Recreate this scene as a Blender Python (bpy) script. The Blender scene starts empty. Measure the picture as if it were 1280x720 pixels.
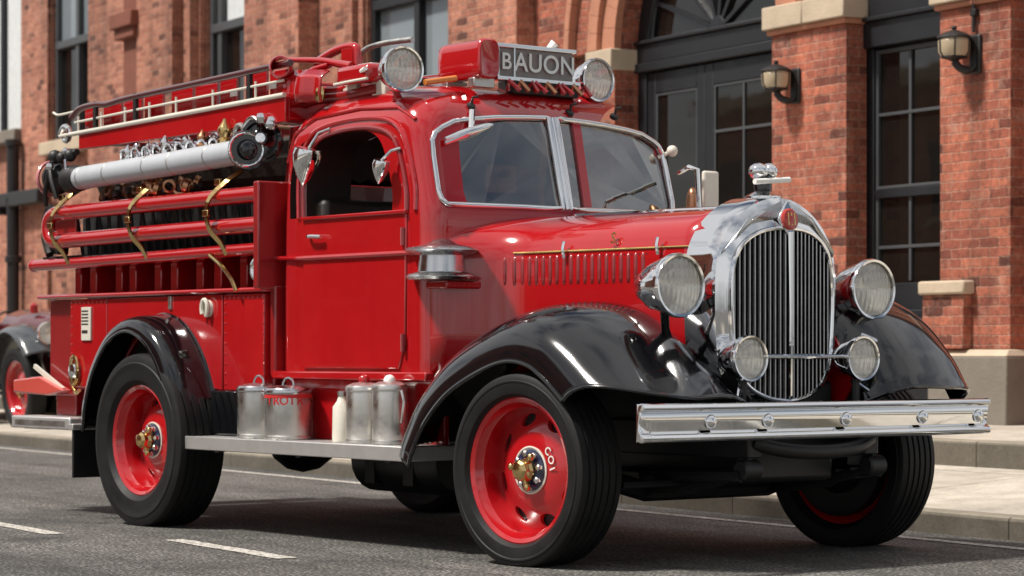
import bpy, bmesh, math, random
from mathutils import Vector, Matrix
from mathutils.bvhtree import BVHTree
random.seed(7)
R = math.radians
scene = bpy.context.scene
COL = scene.collection

# ------------------------------------------------------------------ mesh kit
class MB:
    def __init__(s): s.v, s.f = [], []
    def add(s, vs, fs):
        o = len(s.v); s.v += [tuple(p) for p in vs]; s.f += [tuple(i + o for i in q) for q in fs]; return s
    def box(s, x0, x1, y0, y1, z0, z1, M=None):
        vs = [(x, y, z) for x in (x0, x1) for y in (y0, y1) for z in (z0, z1)]
        if M is not None: vs = [M @ Vector(p) for p in vs]
        return s.add(vs, [(0,1,3,2),(4,6,7,5),(0,4,5,1),(2,3,7,6),(0,2,6,4),(1,5,7,3)])
    def bar(s, p0, p1, w, h, up=(0,0,1)):
        p0, p1 = Vector(p0), Vector(p1); d = (p1-p0).normalized(); u = Vector(up)
        sd = d.cross(u)
        if sd.length < 1e-4: sd = d.cross(Vector((1,0,0)))
        sd.normalize(); u = sd.cross(d)
        vs = [p + sd*a*w/2 + u*b*h/2 for p in (p0, p1) for a in (-1,1) for b in (-1,1)]
        return s.add(vs, [(0,1,3,2),(4,6,7,5),(0,4,5,1),(2,3,7,6),(0,2,6,4),(1,5,7,3)])
    def tube(s, path, r, n=10, closed=False):
        P = [Vector(p) for p in path]; m = len(P)
        rr = r if isinstance(r, (list, tuple)) else [r]*m
        T = []
        for i in range(m):
            a = P[(i-1) % m] if (closed or i > 0) else P[i]
            b = P[(i+1) % m] if (closed or i < m-1) else P[i]
            T.append((b-a).normalized())
        ref = Vector((0,0,1)) if abs(T[0].z) < .9 else Vector((1,0,0))
        N = (ref - T[0]*ref.dot(T[0])).normalized(); rings = []
        for i in range(m):
            N = (N - T[i]*N.dot(T[i]))
            N = N.normalized() if N.length > 1e-6 else T[i].orthogonal().normalized()
            B = T[i].cross(N)
            rings.append([P[i] + (N*math.cos(2*math.pi*k/n) + B*math.sin(2*math.pi*k/n))*rr[i] for k in range(n)])
        vs = [p for g in rings for p in g]; fs = []
        for i in range(m if closed else m-1):
            j = (i+1) % m
            for k in range(n):
                l = (k+1) % n; fs.append((i*n+k, i*n+l, j*n+l, j*n+k))
        if not closed: fs += [tuple(range(n))[::-1], tuple((m-1)*n+k for k in range(n))]
        return s.add(vs, fs)
    def lathe(s, prof, o=(0,0,0), ax=(0,0,1), n=32, cap=True, closed=False):
        o, ax = Vector(o), Vector(ax).normalized()
        e1 = ax.orthogonal().normalized() if abs(ax.z) < .99 else Vector((1,0,0))
        if abs(ax.z) < .99:
            e1 = (Vector((0,0,1)) - ax*ax.z).normalized()
        e2 = ax.cross(e1); m = len(prof); vs = []; fs = []
        for r, h in prof:
            for k in range(n):
                a = 2*math.pi*k/n; vs.append(o + ax*h + (e1*math.cos(a) + e2*math.sin(a))*max(r, 1e-4))
        for i in range(m if closed else m-1):
            j = (i+1) % m
            for k in range(n):
                l = (k+1) % n; fs.append((i*n+k, i*n+l, j*n+l, j*n+k))
        if cap and not closed: fs += [tuple(range(n))[::-1], tuple((m-1)*n+k for k in range(n))]
        return s.add(vs, fs)
    def prism(s, poly, ax, lo, hi):
        f = {'x': lambda a,b,h: (h,a,b), 'y': lambda a,b,h: (a,h,b), 'z': lambda a,b,h: (a,b,h)}[ax]
        n = len(poly); vs = [f(a,b,lo) for a,b in poly] + [f(a,b,hi) for a,b in poly]
        return s.add(vs, [tuple(range(n)), tuple(range(n, 2*n))[::-1]] + [(i,(i+1)%n,n+(i+1)%n,n+i) for i in range(n)])
    def sheet(s, rows, cu=False):
        m, n = len(rows), len(rows[0]); vs = [p for r in rows for p in r]; fs = []
        for i in range(m-1):
            for k in range(n if cu else n-1):
                l = (k+1) % n; fs.append((i*n+k, i*n+l, (i+1)*n+l, (i+1)*n+k))
        return s.add(vs, fs)
    def ball(s, c, r, n=14, sc=(1,1,1)):
        c = Vector(c); rows = []
        for i in range(1, n//2):
            t = math.pi*i/(n//2)
            rows.append([c + Vector((math.sin(t)*math.cos(2*math.pi*k/n)*sc[0], math.sin(t)*math.sin(2*math.pi*k/n)*sc[1], math.cos(t)*sc[2]))*r for k in range(n)])
        o = len(s.v); s.sheet(rows, True)
        m = len(rows); a = len(s.v); s.v += [tuple(c+Vector((0,0,r*sc[2]))), tuple(c-Vector((0,0,r*sc[2])))]
        for k in range(n):
            l = (k+1) % n; s.f.append((a, o+k, o+l)); s.f.append((a+1, o+(m-1)*n+l, o+(m-1)*n+k))
        return s
    def xf(s, M): s.v = [tuple(M @ Vector(p)) for p in s.v]; return s
    def mesh(s, name):
        me = bpy.data.meshes.new(name); me.from_pydata(s.v, [], s.f)
        b = bmesh.new(); b.from_mesh(me); bmesh.ops.recalc_face_normals(b, faces=b.faces[:]); b.to_mesh(me); b.free()
        return me
    def build(s, name, mat, parent=None, bevel=0, ang=38, solid=0, seg=2, loc=None, flat=False):
        me = s.mesh(name); ob = bpy.data.objects.new(name, me); COL.objects.link(ob)
        me.materials.append(mat)
        finish(ob, bevel, ang, solid, seg, flat)
        if parent is not None: ob.parent = parent
        if loc is not None: ob.location = loc
        return ob

def finish(ob, bevel=0, ang=38, solid=0, seg=2, flat=False):
    me = ob.data
    if not flat:
        me.polygons.foreach_set('use_smooth', [True]*len(me.polygons)); me.set_sharp_from_angle(angle=R(ang))
    if solid:
        m = ob.modifiers.new('thickness', 'SOLIDIFY'); m.thickness = solid; m.offset = 0
    if bevel:
        m = ob.modifiers.new('edge', 'BEVEL'); m.width = bevel; m.segments = seg; m.limit_method = 'ANGLE'; m.angle_limit = R(40)
        m.harden_normals = False

def carve(ob, cutter_mb, ang=38):
    """boolean difference, applied; the cutter is deleted"""
    cm = cutter_mb.mesh('cut'); c = bpy.data.objects.new('cut', cm); COL.objects.link(c)
    m = ob.modifiers.new('b', 'BOOLEAN'); m.object = c; m.operation = 'DIFFERENCE'; m.solver = 'EXACT'; m.use_self = True
    dg = bpy.context.evaluated_depsgraph_get(); dg.update()
    me = bpy.data.meshes.new_from_object(ob.evaluated_get(dg)); old = ob.data
    ob.modifiers.clear(); me.name = old.name; ob.data = me
    bpy.data.meshes.remove(old); bpy.data.objects.remove(c); bpy.data.meshes.remove(cm)
    me.polygons.foreach_set('use_smooth', [True]*len(me.polygons)); me.set_sharp_from_angle(angle=R(ang))
    return ob

def tag(o, label=None, cat=None, group=None, kind=None):
    if label: o['label'] = label
    if cat: o['category'] = cat
    if group: o['group'] = group
    if kind: o['kind'] = kind
    return o
def empty(name, loc=(0,0,0), rz=0, label=None, cat=None, group=None):
    o = bpy.data.objects.new(name, None); COL.objects.link(o); o.empty_display_size = .2
    o.location = loc; o.rotation_euler = (0,0,rz); return tag(o, label, cat, group)
def copy_tree(o, parent=None):
    c = o.copy(); COL.objects.link(c); c.parent = parent
    for ch in list(o.children): copy_tree(ch, c)
    return c
def words(name, txt, size, ext, mat, parent, M, shear=0, space=1.0):
    cu = bpy.data.curves.new(name, 'FONT'); cu.body = txt; cu.size = size; cu.extrude = ext
    cu.align_x = 'CENTER'; cu.align_y = 'CENTER'; cu.shear = shear; cu.space_character = space; cu.offset = size*.012
    t = bpy.data.objects.new('t', cu); COL.objects.link(t)
    dg = bpy.context.evaluated_depsgraph_get(); dg.update()
    me = bpy.data.meshes.new_from_object(t.evaluated_get(dg)); me.transform(M); me.name = name
    bpy.data.objects.remove(t); bpy.data.curves.remove(cu)
    ob = bpy.data.objects.new(name, me); COL.objects.link(ob); me.materials.clear(); me.materials.append(mat); ob.parent = parent
    return ob
def smooth_line(pts, n=6, closed=False):
    P = [Vector(p) for p in pts]; m = len(P); out = []
    for i in range(m if closed else m-1):
        p0 = P[(i-1) % m] if (closed or i > 0) else P[i]*2 - P[i+1]
        p1, p2 = P[i], P[(i+1) % m]
        p3 = P[(i+2) % m] if (closed or i < m-2) else P[i+1]*2 - P[i]
        for k in range(n):
            t = k/n
            out.append(.5*((2*p1) + (p2-p0)*t + (2*p0-5*p1+4*p2-p3)*t*t + (3*p1-p0-3*p2+p3)*t**3))
    if not closed: out.append(P[-1])
    return out
def lerp(a, b, t): return a + (b-a)*t

# ------------------------------------------------------------------ materials
def mat(name):
    m = bpy.data.materials.new(name); m.use_nodes = True
    nt = m.node_tree; return m, nt, nt.nodes['Principled BSDF']
def N(nt, t, **kw):
    n = nt.nodes.new(t)
    for k, v in kw.items():
        if k in n.inputs.keys(): n.inputs[k].default_value = v
        else: setattr(n, k, v)
    return n
def noise(nt, scale, detail=6, rough=.6, vec=None, coord='Object'):
    n = N(nt, 'ShaderNodeTexNoise', Scale=scale, Detail=detail, Roughness=rough)
    if vec is None:
        tc = N(nt, 'ShaderNodeTexCoord'); vec = tc.outputs[coord]
    nt.links.new(vec, n.inputs['Vector']); return n
def ramp(nt, src, stops):
    r = N(nt, 'ShaderNodeValToRGB'); el = r.color_ramp.elements
    while len(el) < len(stops): el.new(.5)
    for e, (p, c) in zip(el, stops):
        e.position = p; e.color = (c, c, c, 1) if isinstance(c, (int, float)) else (*c, 1)
    nt.links.new(src, r.inputs['Fac']); return r
def bump(nt, src, strength, dist, bs):
    b = N(nt, 'ShaderNodeBump', Strength=strength, Distance=dist); nt.links.new(src, b.inputs['Height']); nt.links.new(b.outputs['Normal'], bs.inputs['Normal']); return b
def mixc(nt, fac, a, b, mode='MIX'):
    m = N(nt, 'ShaderNodeMix', data_type='RGBA', blend_type=mode)
    for sock, val in ((m.inputs[0], fac), (m.inputs[6], a), (m.inputs[7], b)):
        if isinstance(val, (int, float)): sock.default_value = val
        elif isinstance(val, tuple): sock.default_value = (*val, 1)
        else: nt.links.new(val, sock)
    return m.outputs[2]
def paint(name, col, rough=.22, coat=1.0, var=.12, dirt=.25, wav=.0):
    m, nt, b = mat(name)
    n = noise(nt, 3.5, 8, .65); n2 = noise(nt, 38, 4, .6)
    c = mixc(nt, n.outputs['Fac'], tuple(k*(1-var*1.6) for k in col), tuple(min(1, k*(1+var)) for k in col))
    nt.links.new(c, b.inputs['Base Color'])
    r = ramp(nt, n.outputs['Fac'], [(.3, rough*.8), (.75, rough*1.3)]); nt.links.new(r.outputs['Color'], b.inputs['Roughness'])
    b.inputs['Coat Weight'].default_value = coat; b.inputs['Coat Roughness'].default_value = .05
    r2 = ramp(nt, n.outputs['Fac'], [(.4, .008), (.8, .008+dirt*.06)]); nt.links.new(r2.outputs['Color'], b.inputs['Coat Roughness'])
    bn = noise(nt, 4.5, 1, .5); bump(nt, bn.outputs['Fac'], .045, .02, b)
    return m
def metal(name, col, rough=.08, var=.1, bmp=.025, scale=6):
    m, nt, b = mat(name); b.inputs['Metallic'].default_value = 1
    n = noise(nt, scale, 8, .7)
    c = mixc(nt, n.outputs['Fac'], tuple(k*(1-var) for k in col), col); nt.links.new(c, b.inputs['Base Color'])
    r = ramp(nt, n.outputs['Fac'], [(.3, rough*.5), (.75, rough*2)]); nt.links.new(r.outputs['Color'], b.inputs['Roughness'])
    bn = noise(nt, 4, 3, .5); bump(nt, bn.outputs['Fac'], bmp, .02, b)
    return m
def plain(name, col, rough=.6, var=.25, scale=9, bmp=.15, bscale=60, bd=.004, spec=.5, metallic=0):
    m, nt, b = mat(name); n = noise(nt, scale, 8, .65)
    c = mixc(nt, n.outputs['Fac'], tuple(k*(1-var) for k in col), tuple(min(1, k*(1+var)) for k in col)); nt.links.new(c, b.inputs['Base Color'])
    b.inputs['Roughness'].default_value = rough; b.inputs['Specular IOR Level'].default_value = spec; b.inputs['Metallic'].default_value = metallic
    if bmp:
        bn = noise(nt, bscale, 4, .6); bump(nt, bn.outputs['Fac'], bmp, bd, b)
    return m
def pane_glass(name, tint, rough=.02, boost=.12):
    m, nt, b = mat(name); nt.nodes.remove(b)
    tr = N(nt, 'ShaderNodeBsdfTransparent', Color=(*tint, 1)); gl = N(nt, 'ShaderNodeBsdfGlossy', Color=(.93,.94,.93,1), Roughness=rough)
    fr = N(nt, 'ShaderNodeFresnel', IOR=1.5); mx = N(nt, 'ShaderNodeMixShader')
    ad = N(nt, 'ShaderNodeMath', operation='ADD'); ad.inputs[1].default_value = boost; ad.use_clamp = True
    nt.links.new(fr.outputs[0], ad.inputs[0]); nt.links.new(ad.outputs[0], mx.inputs[0])
    nt.links.new(tr.outputs[0], mx.inputs[1]); nt.links.new(gl.outputs[0], mx.inputs[2])
    nt.links.new(mx.outputs[0], nt.nodes['Material Output'].inputs['Surface']); return m

M = {}
M['red'] = paint('red_enamel', (.40, .006, .009), rough=.13)
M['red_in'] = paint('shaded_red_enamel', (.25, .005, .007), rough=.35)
M['wheel_red'] = paint('wheel_red_enamel', (.44, .006, .010), rough=.2)
M['orange_red'] = paint('bracket_red', (.55, .07, .05), rough=.35)
M['maroon'] = paint('maroon_enamel', (.10, .008, .014))
M['black'] = paint('black_enamel', (.004,.004,.005), rough=.10, coat=.6, dirt=.2)
M['frame'] = plain('chassis_black', (.007, .007, .008), .45, bmp=.2)
M['chrome'] = metal('chrome', (.86, .87, .88), .05)
M['grille'] = metal('dark_grille', (.46,.46,.47), .14, bmp=.1)
M['steel'] = metal('polished_steel', (.62, .63, .64), .2, bmp=.12)
M['dullsteel'] = metal('dull_steel', (.60, .59, .56), .32, var=.2, bmp=.2)
M['brass'] = metal('brass', (.83, .60, .27), .14, var=.3)
M['cream'] = paint('cream_enamel', (.72, .68, .58), rough=.35)
M['white'] = plain('white_paint', (.80, .78, .74), .4, bmp=.05)
M['leather'] = plain('black_leather', (.018, .014, .012), .5)
M['blackgap'] = plain('dark_lining', (.006, .005, .005), .9)
M['amber'] = paint('amber_glass', (.75, .22, .02))
M['gold'] = metal('gold_leaf', (.90, .66, .25), .25, bmp=0)
M['glass'] = pane_glass('vehicle_glass', (.055,.06,.064), boost=.27)
M['lampglass'] = pane_glass('lamp_glass', (.9, .9, .86), boost=.05)
M['badge'] = paint('badge_red', (.45, .03, .015))
M['navy'] = paint('navy_enamel', (.012, .018, .06))
M['grey_fender'] = paint('dark_grey_enamel', (.05,.055,.06), rough=.25)
M['alu'] = plain('worn_aluminium', (.68,.67,.65), .34, var=.22, scale=7, bmp=.25, bscale=14, bd=.01, metallic=.75)
M['label'] = plain('paper_label', (.70,.62,.52), .6, bmp=0)
M['text_red'] = plain('red_print', (.55, .02, .02), .5, bmp=0)
M['pewter'] = metal('pewter', (.80,.78,.74), .3, var=.25, bmp=.15)
M['hose'] = plain('grey_suction_hose', (.42, .44, .47), .38, var=.12, bscale=25, bmp=.3)
M['copper'] = metal('copper', (.62, .32, .18), .3, var=.4)
M['hoseload'] = plain('dark_canvas', (.035,.026,.02), .9, bmp=.6, bscale=18, bd=.02)
M['wood'] = plain('dark_wood', (.16, .08, .04), .6)
def _rubber():
    m, nt, b = mat('tyre_rubber'); n = noise(nt, 5, 8, .7); n2 = noise(nt, 60, 4, .6)
    r = ramp(nt, n.outputs['Fac'], [(.35, (.003,.003,.0035)), (.72, (.009,.0088,.0085))]); nt.links.new(r.outputs['Color'], b.inputs['Base Color'])
    r2 = ramp(nt, n.outputs['Fac'], [(.3, .5), (.8, .75)]); nt.links.new(r2.outputs['Color'], b.inputs['Roughness'])
    b.inputs['Specular IOR Level'].default_value = .35; bump(nt, n2.outputs['Fac'], .15, .004, b); return m
M['rubber'] = _rubber()
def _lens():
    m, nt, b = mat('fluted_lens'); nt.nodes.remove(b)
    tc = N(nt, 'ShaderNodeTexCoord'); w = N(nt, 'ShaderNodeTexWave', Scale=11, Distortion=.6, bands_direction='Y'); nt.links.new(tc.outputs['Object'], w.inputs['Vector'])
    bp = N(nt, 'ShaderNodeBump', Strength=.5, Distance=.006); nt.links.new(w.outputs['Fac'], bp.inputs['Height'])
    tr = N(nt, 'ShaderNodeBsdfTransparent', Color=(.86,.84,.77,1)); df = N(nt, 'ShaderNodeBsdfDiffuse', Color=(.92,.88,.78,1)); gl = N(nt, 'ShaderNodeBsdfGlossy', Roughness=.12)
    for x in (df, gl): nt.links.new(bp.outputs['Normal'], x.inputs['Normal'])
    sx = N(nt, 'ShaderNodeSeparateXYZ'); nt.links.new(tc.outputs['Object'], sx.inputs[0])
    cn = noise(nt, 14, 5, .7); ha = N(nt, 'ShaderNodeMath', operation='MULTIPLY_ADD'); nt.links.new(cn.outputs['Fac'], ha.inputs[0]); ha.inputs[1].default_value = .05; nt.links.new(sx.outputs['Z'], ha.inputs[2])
    tint = ramp(nt, ha.outputs[0], [(.02, (.95,.94,.90)), (.032, (.82,.72,.55)), (.16, (.62,.54,.42))]); nt.links.new(tint.outputs['Color'], df.inputs['Color'])  # white below, tan above: a reflection painted into the lens colour
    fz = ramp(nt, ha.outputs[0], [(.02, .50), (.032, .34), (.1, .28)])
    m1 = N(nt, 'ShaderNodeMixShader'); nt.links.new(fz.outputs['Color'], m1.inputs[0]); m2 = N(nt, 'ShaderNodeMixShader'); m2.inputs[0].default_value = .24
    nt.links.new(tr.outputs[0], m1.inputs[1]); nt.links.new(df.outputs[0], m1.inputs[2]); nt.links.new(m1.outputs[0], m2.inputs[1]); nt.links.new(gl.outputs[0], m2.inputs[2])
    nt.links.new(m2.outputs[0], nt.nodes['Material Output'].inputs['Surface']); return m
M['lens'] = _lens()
def brick(name, c1, c2, mortar, bump_s=.6):
    m, nt, b = mat(name); g = N(nt, 'ShaderNodeNewGeometry')
    sp = N(nt, 'ShaderNodeSeparateXYZ'); sn = N(nt, 'ShaderNodeSeparateXYZ'); nt.links.new(g.outputs['Position'], sp.inputs[0]); nt.links.new(g.outputs['True Normal'], sn.inputs[0])
    ab = N(nt, 'ShaderNodeMath', operation='ABSOLUTE'); nt.links.new(sn.outputs['X'], ab.inputs[0])
    gt = N(nt, 'ShaderNodeMath', operation='GREATER_THAN'); gt.inputs[1].default_value = .6; nt.links.new(ab.outputs[0], gt.inputs[0])
    mx = N(nt, 'ShaderNodeMix', data_type='FLOAT'); nt.links.new(gt.outputs[0], mx.inputs[0]); nt.links.new(sp.outputs['X'], mx.inputs[2]); nt.links.new(sp.outputs['Y'], mx.inputs[3])
    cb = N(nt, 'ShaderNodeCombineXYZ'); nt.links.new(mx.outputs[0], cb.inputs[0]); nt.links.new(sp.outputs['Z'], cb.inputs[1])
    nd = noise(nt, 2.2, 3, .6, g.outputs['Position']); nd2 = noise(nt, 14, 4, .6, g.outputs['Position'])
    va = N(nt, 'ShaderNodeVectorMath', operation='MULTIPLY_ADD'); nt.links.new(nd2.outputs['Color'], va.inputs[0]); va.inputs[1].default_value = (.040,.034,0); nt.links.new(cb.outputs[0], va.inputs[2])
    br = N(nt, 'ShaderNodeTexBrick', Scale=1.0, **{'Mortar Size': .007, 'Mortar Smooth': .6, 'Brick Width': .25, 'Row Height': .084, 'Bias': -.1})
    br.inputs['Color1'].default_value = (*c1, 1); br.inputs['Color2'].default_value = (*c2, 1); br.inputs['Mortar'].default_value = (*mortar, 1)
    nt.links.new(va.outputs[0], br.inputs['Vector'])
    b2 = N(nt, 'ShaderNodeTexBrick', Scale=1.0, **{'Mortar Size': .0, 'Brick Width': .25, 'Row Height': .084, 'Bias': -.80})
    b2.inputs['Color1'].default_value = (0,0,0,1); b2.inputs['Color2'].default_value = (1,1,1,1); nt.links.new(va.outputs[0], b2.inputs['Vector'])
    dk = ramp(nt, b2.outputs['Color'], [(.09, 1.0), (.19, .42)])
    n = noise(nt, 22, 8, .75, g.outputs['Position']); rr = ramp(nt, n.outputs['Fac'], [(.28, .42), (.72, 1.5)])
    c = mixc(nt, 1.0, br.outputs['Color'], rr.outputs['Color'], 'MULTIPLY')
    c = mixc(nt, 1.0, c, dk.outputs['Color'], 'MULTIPLY')
    n3 = noise(nt, .9, 5, .6, g.outputs['Position']); r3 = ramp(nt, n3.outputs['Fac'], [(.3, .70), (.7, 1.22)])
    c = mixc(nt, 1.0, c, r3.outputs['Color'], 'MULTIPLY')
    n4 = noise(nt, 5, 6, .7, g.outputs['Position']); r4 = ramp(nt, n4.outputs['Fac'], [(.54, 0.0), (.76, .55)])
    c = mixc(nt, r4.outputs['Color'], c, (.56,.36,.27))
    mp = N(nt, 'ShaderNodeMapping'); mp.inputs['Scale'].default_value = (3.2,3.2,.28); nt.links.new(g.outputs['Position'], mp.inputs[0])
    n5 = noise(nt, 1.0, 6, .65, mp.outputs[0]); r5 = ramp(nt, n5.outputs['Fac'], [(.34, .52), (.56, 1.0)]); c = mixc(nt, .8, c, r5.outputs['Color'], 'MULTIPLY')
    nt.links.new(c, b.inputs['Base Color']); b.inputs['Roughness'].default_value = .85
    h = N(nt, 'ShaderNodeMath', operation='MULTIPLY_ADD'); nt.links.new(br.outputs['Fac'], h.inputs[0]); h.inputs[1].default_value = -1.0; nt.links.new(n.outputs['Fac'], h.inputs[2])
    bump(nt, h.outputs[0], bump_s, .012, b); return m
M['brick'] = brick('red_brick', (.45,.135,.076), (.24,.062,.038), (.40,.205,.14))
M['brick_far'] = brick('weathered_brick', (.49,.20,.125), (.30,.10,.063), (.42,.24,.165))
M['stone'] = plain('sandstone', (.50,.40,.29), .85, var=.3, scale=3.5, bmp=.5, bscale=30, bd=.01)
M['redstone'] = plain('red_sandstone', (.46,.20,.12), .85, var=.3, scale=4, bmp=.5, bscale=30, bd=.01)
M['darkstone'] = plain('dark_red_stone', (.20,.065,.04), .9, var=.3, scale=4, bmp=.5, bscale=30, bd=.01)  # darker red than the other sandstone
M['greystone'] = plain('grey_stone', (.19,.165,.135), .9, var=.35, scale=3, bmp=.5, bscale=30, bd=.01)
M['joinery'] = paint('black_joinery', (.007,.008,.011), rough=.5, coat=.06)
M['grey_joinery'] = paint('grey_joinery', (.06,.064,.068), rough=.5, coat=.06)
M['rail'] = paint('dark_red_rail', (.07,.006,.007), rough=.3)
M['iron'] = plain('cast_iron', (.012,.011,.011), .5)
def _winglass(name, col):
    m, nt, b = mat(name); n = noise(nt, .8, 3, .5)
    b.inputs['Base Color'].default_value = (*col, 1); b.inputs['Roughness'].default_value = .03; b.inputs['IOR'].default_value = 1.6
    bump(nt, n.outputs['Fac'], .12, .03, b); return m
M['winglass'] = _winglass('dark_window_glass', (.008,.007,.006))
M['brightglass'] = _winglass('sky_window_glass', (.20,.23,.25))
M['skyglare'] = plain('pale_sky_reflection', (.62,.64,.64), .8, bmp=0)  # pale colour stands for sky mirrored in the window glass
M['lantern_glass'] = plain('frosted_lantern_glass', (.50,.41,.28), .2, var=.12, bmp=0)
def _asphalt():
    m, nt, b = mat('asphalt'); g = N(nt, 'ShaderNodeNewGeometry'); P = g.outputs['Position']
    fine = noise(nt, 48, 3, .7, P); mid = noise(nt, 7, 6, .65, P); big = noise(nt, .55, 5, .6, P)
    v = N(nt, 'ShaderNodeTexVoronoi', Scale=130); nt.links.new(P, v.inputs['Vector'])
    a = ramp(nt, fine.outputs['Fac'], [(.37, (.020,.0195,.019)), (.50, (.072,.069,.065)), (.64, (.30,.285,.255))])
    b1 = ramp(nt, big.outputs['Fac'], [(.3, .55), (.7, 1.4)]); b2 = ramp(nt, mid.outputs['Fac'], [(.3, .62), (.7, 1.28)])
    c = mixc(nt, 1.0, a.outputs['Color'], b1.outputs['Color'], 'MULTIPLY'); c = mixc(nt, 1.0, c, b2.outputs['Color'], 'MULTIPLY')
    wv = N(nt, 'ShaderNodeTexVoronoi', Scale=.33, feature='DISTANCE_TO_EDGE')
    dn = noise(nt, 1.7, 5, .6, P); ad = N(nt, 'ShaderNodeVectorMath', operation='MULTIPLY_ADD'); nt.links.new(dn.outputs['Color'], ad.inputs[0]); ad.inputs[1].default_value = (1.1,1.1,0); nt.links.new(P, ad.inputs[2]); nt.links.new(ad.outputs[0], wv.inputs['Vector'])
    cr = ramp(nt, wv.outputs['Distance'], [(.0, .45), (.006, 1.0)]); c = mixc(nt, 1.0, c, cr.outputs['Color'], 'MULTIPLY')
    tm = N(nt, 'ShaderNodeMapping'); tm.inputs['Scale'].default_value = (.10,2.2,1); nt.links.new(P, tm.inputs[0]); tn = noise(nt, 1.0, 5, .6, tm.outputs[0]); tr_ = ramp(nt, tn.outputs['Fac'], [(.36, .66), (.6, 1.12)]); c = mixc(nt, 1.0, c, tr_.outputs['Color'], 'MULTIPLY')
    oil = noise(nt, .9, 3, .55, P); ro = ramp(nt, oil.outputs['Fac'], [(.60, 1.0), (.72, .5)]); c = mixc(nt, 1.0, c, ro.outputs['Color'], 'MULTIPLY')
    pb = N(nt, 'ShaderNodeTexBrick', Scale=1.0, offset=.37, **{'Mortar Size': .012, 'Mortar Smooth': .2, 'Brick Width': 5.3, 'Row Height': 2.3})
    pb.inputs['Color1'].default_value = (1.12,1.11,1.08,1); pb.inputs['Color2'].default_value = (.84,.84,.85,1); pb.inputs['Mortar'].default_value = (.42,.41,.40,1); nt.links.new(ad.outputs[0], pb.inputs['Vector'])
    c = mixc(nt, .75, c, pb.outputs['Color'], 'MULTIPLY')
    nt.links.new(c, b.inputs['Base Color']); b.inputs['Roughness'].default_value = .75
    bump(nt, fine.outputs['Fac'], .8, .009, b); return m
M['asphalt'] = _asphalt()
def _concrete(name, col, joint=None):
    m, nt, b = mat(name); g = N(nt, 'ShaderNodeNewGeometry'); P = g.outputs['Position']
    fine = noise(nt, 45, 6, .75, P); big = noise(nt, .9, 6, .65, P); st = noise(nt, 4, 6, .7, P)
    a = ramp(nt, fine.outputs['Fac'], [(.25, tuple(k*.72 for k in col)), (.75, tuple(k*1.2 for k in col))])
    r1 = ramp(nt, big.outputs['Fac'], [(.3, .7), (.7, 1.2)]); r2 = ramp(nt, st.outputs['Fac'], [(.25, .72), (.6, 1.08)])
    c = mixc(nt, 1.0, a.outputs['Color'], r1.outputs['Color'], 'MULTIPLY'); c = mixc(nt, 1.0, c, r2.outputs['Color'], 'MULTIPLY')
    if joint:
        br = N(nt, 'ShaderNodeTexBrick', Scale=1.0, offset=0.0, **{'Mortar Size': .008, 'Mortar Smooth': .3, 'Brick Width': joint[0], 'Row Height': joint[1]})
        for k in ('Color1', 'Color2'): br.inputs[k].default_value = (1,1,1,1)
        br.inputs['Mortar'].default_value = (.35,.33,.3,1); nt.links.new(P, br.inputs['Vector'])
        c = mixc(nt, 1.0, c, br.outputs['Color'], 'MULTIPLY')
    nt.links.new(c, b.inputs['Base Color']); b.inputs['Roughness'].default_value = .85
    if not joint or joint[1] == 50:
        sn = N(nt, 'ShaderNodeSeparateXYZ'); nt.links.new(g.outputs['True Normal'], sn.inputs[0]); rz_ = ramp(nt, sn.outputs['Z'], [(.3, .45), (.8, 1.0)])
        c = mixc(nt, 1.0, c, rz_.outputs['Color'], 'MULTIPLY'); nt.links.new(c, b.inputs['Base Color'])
    bump(nt, fine.outputs['Fac'], .5, .006, b); return m
M['pavement'] = _concrete('pavement_concrete', (.47,.42,.35), (1.9, 2.0))
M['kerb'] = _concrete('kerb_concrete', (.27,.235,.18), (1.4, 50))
def _roadpaint():
    m, nt, b = mat('road_paint'); g = N(nt, 'ShaderNodeNewGeometry'); n = noise(nt, 26, 8, .8, g.outputs['Position'])
    r = ramp(nt, n.outputs['Fac'], [(.42, (.10,.095,.09)), (.52, (.56,.53,.47)), (.8, (.74,.71,.65))]); nt.links.new(r.outputs['Color'], b.inputs['Base Color'])
    b.inputs['Roughness'].default_value = .8; bump(nt, n.outputs['Fac'], .4, .005, b); return m
M['roadpaint'] = _roadpaint()
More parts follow.
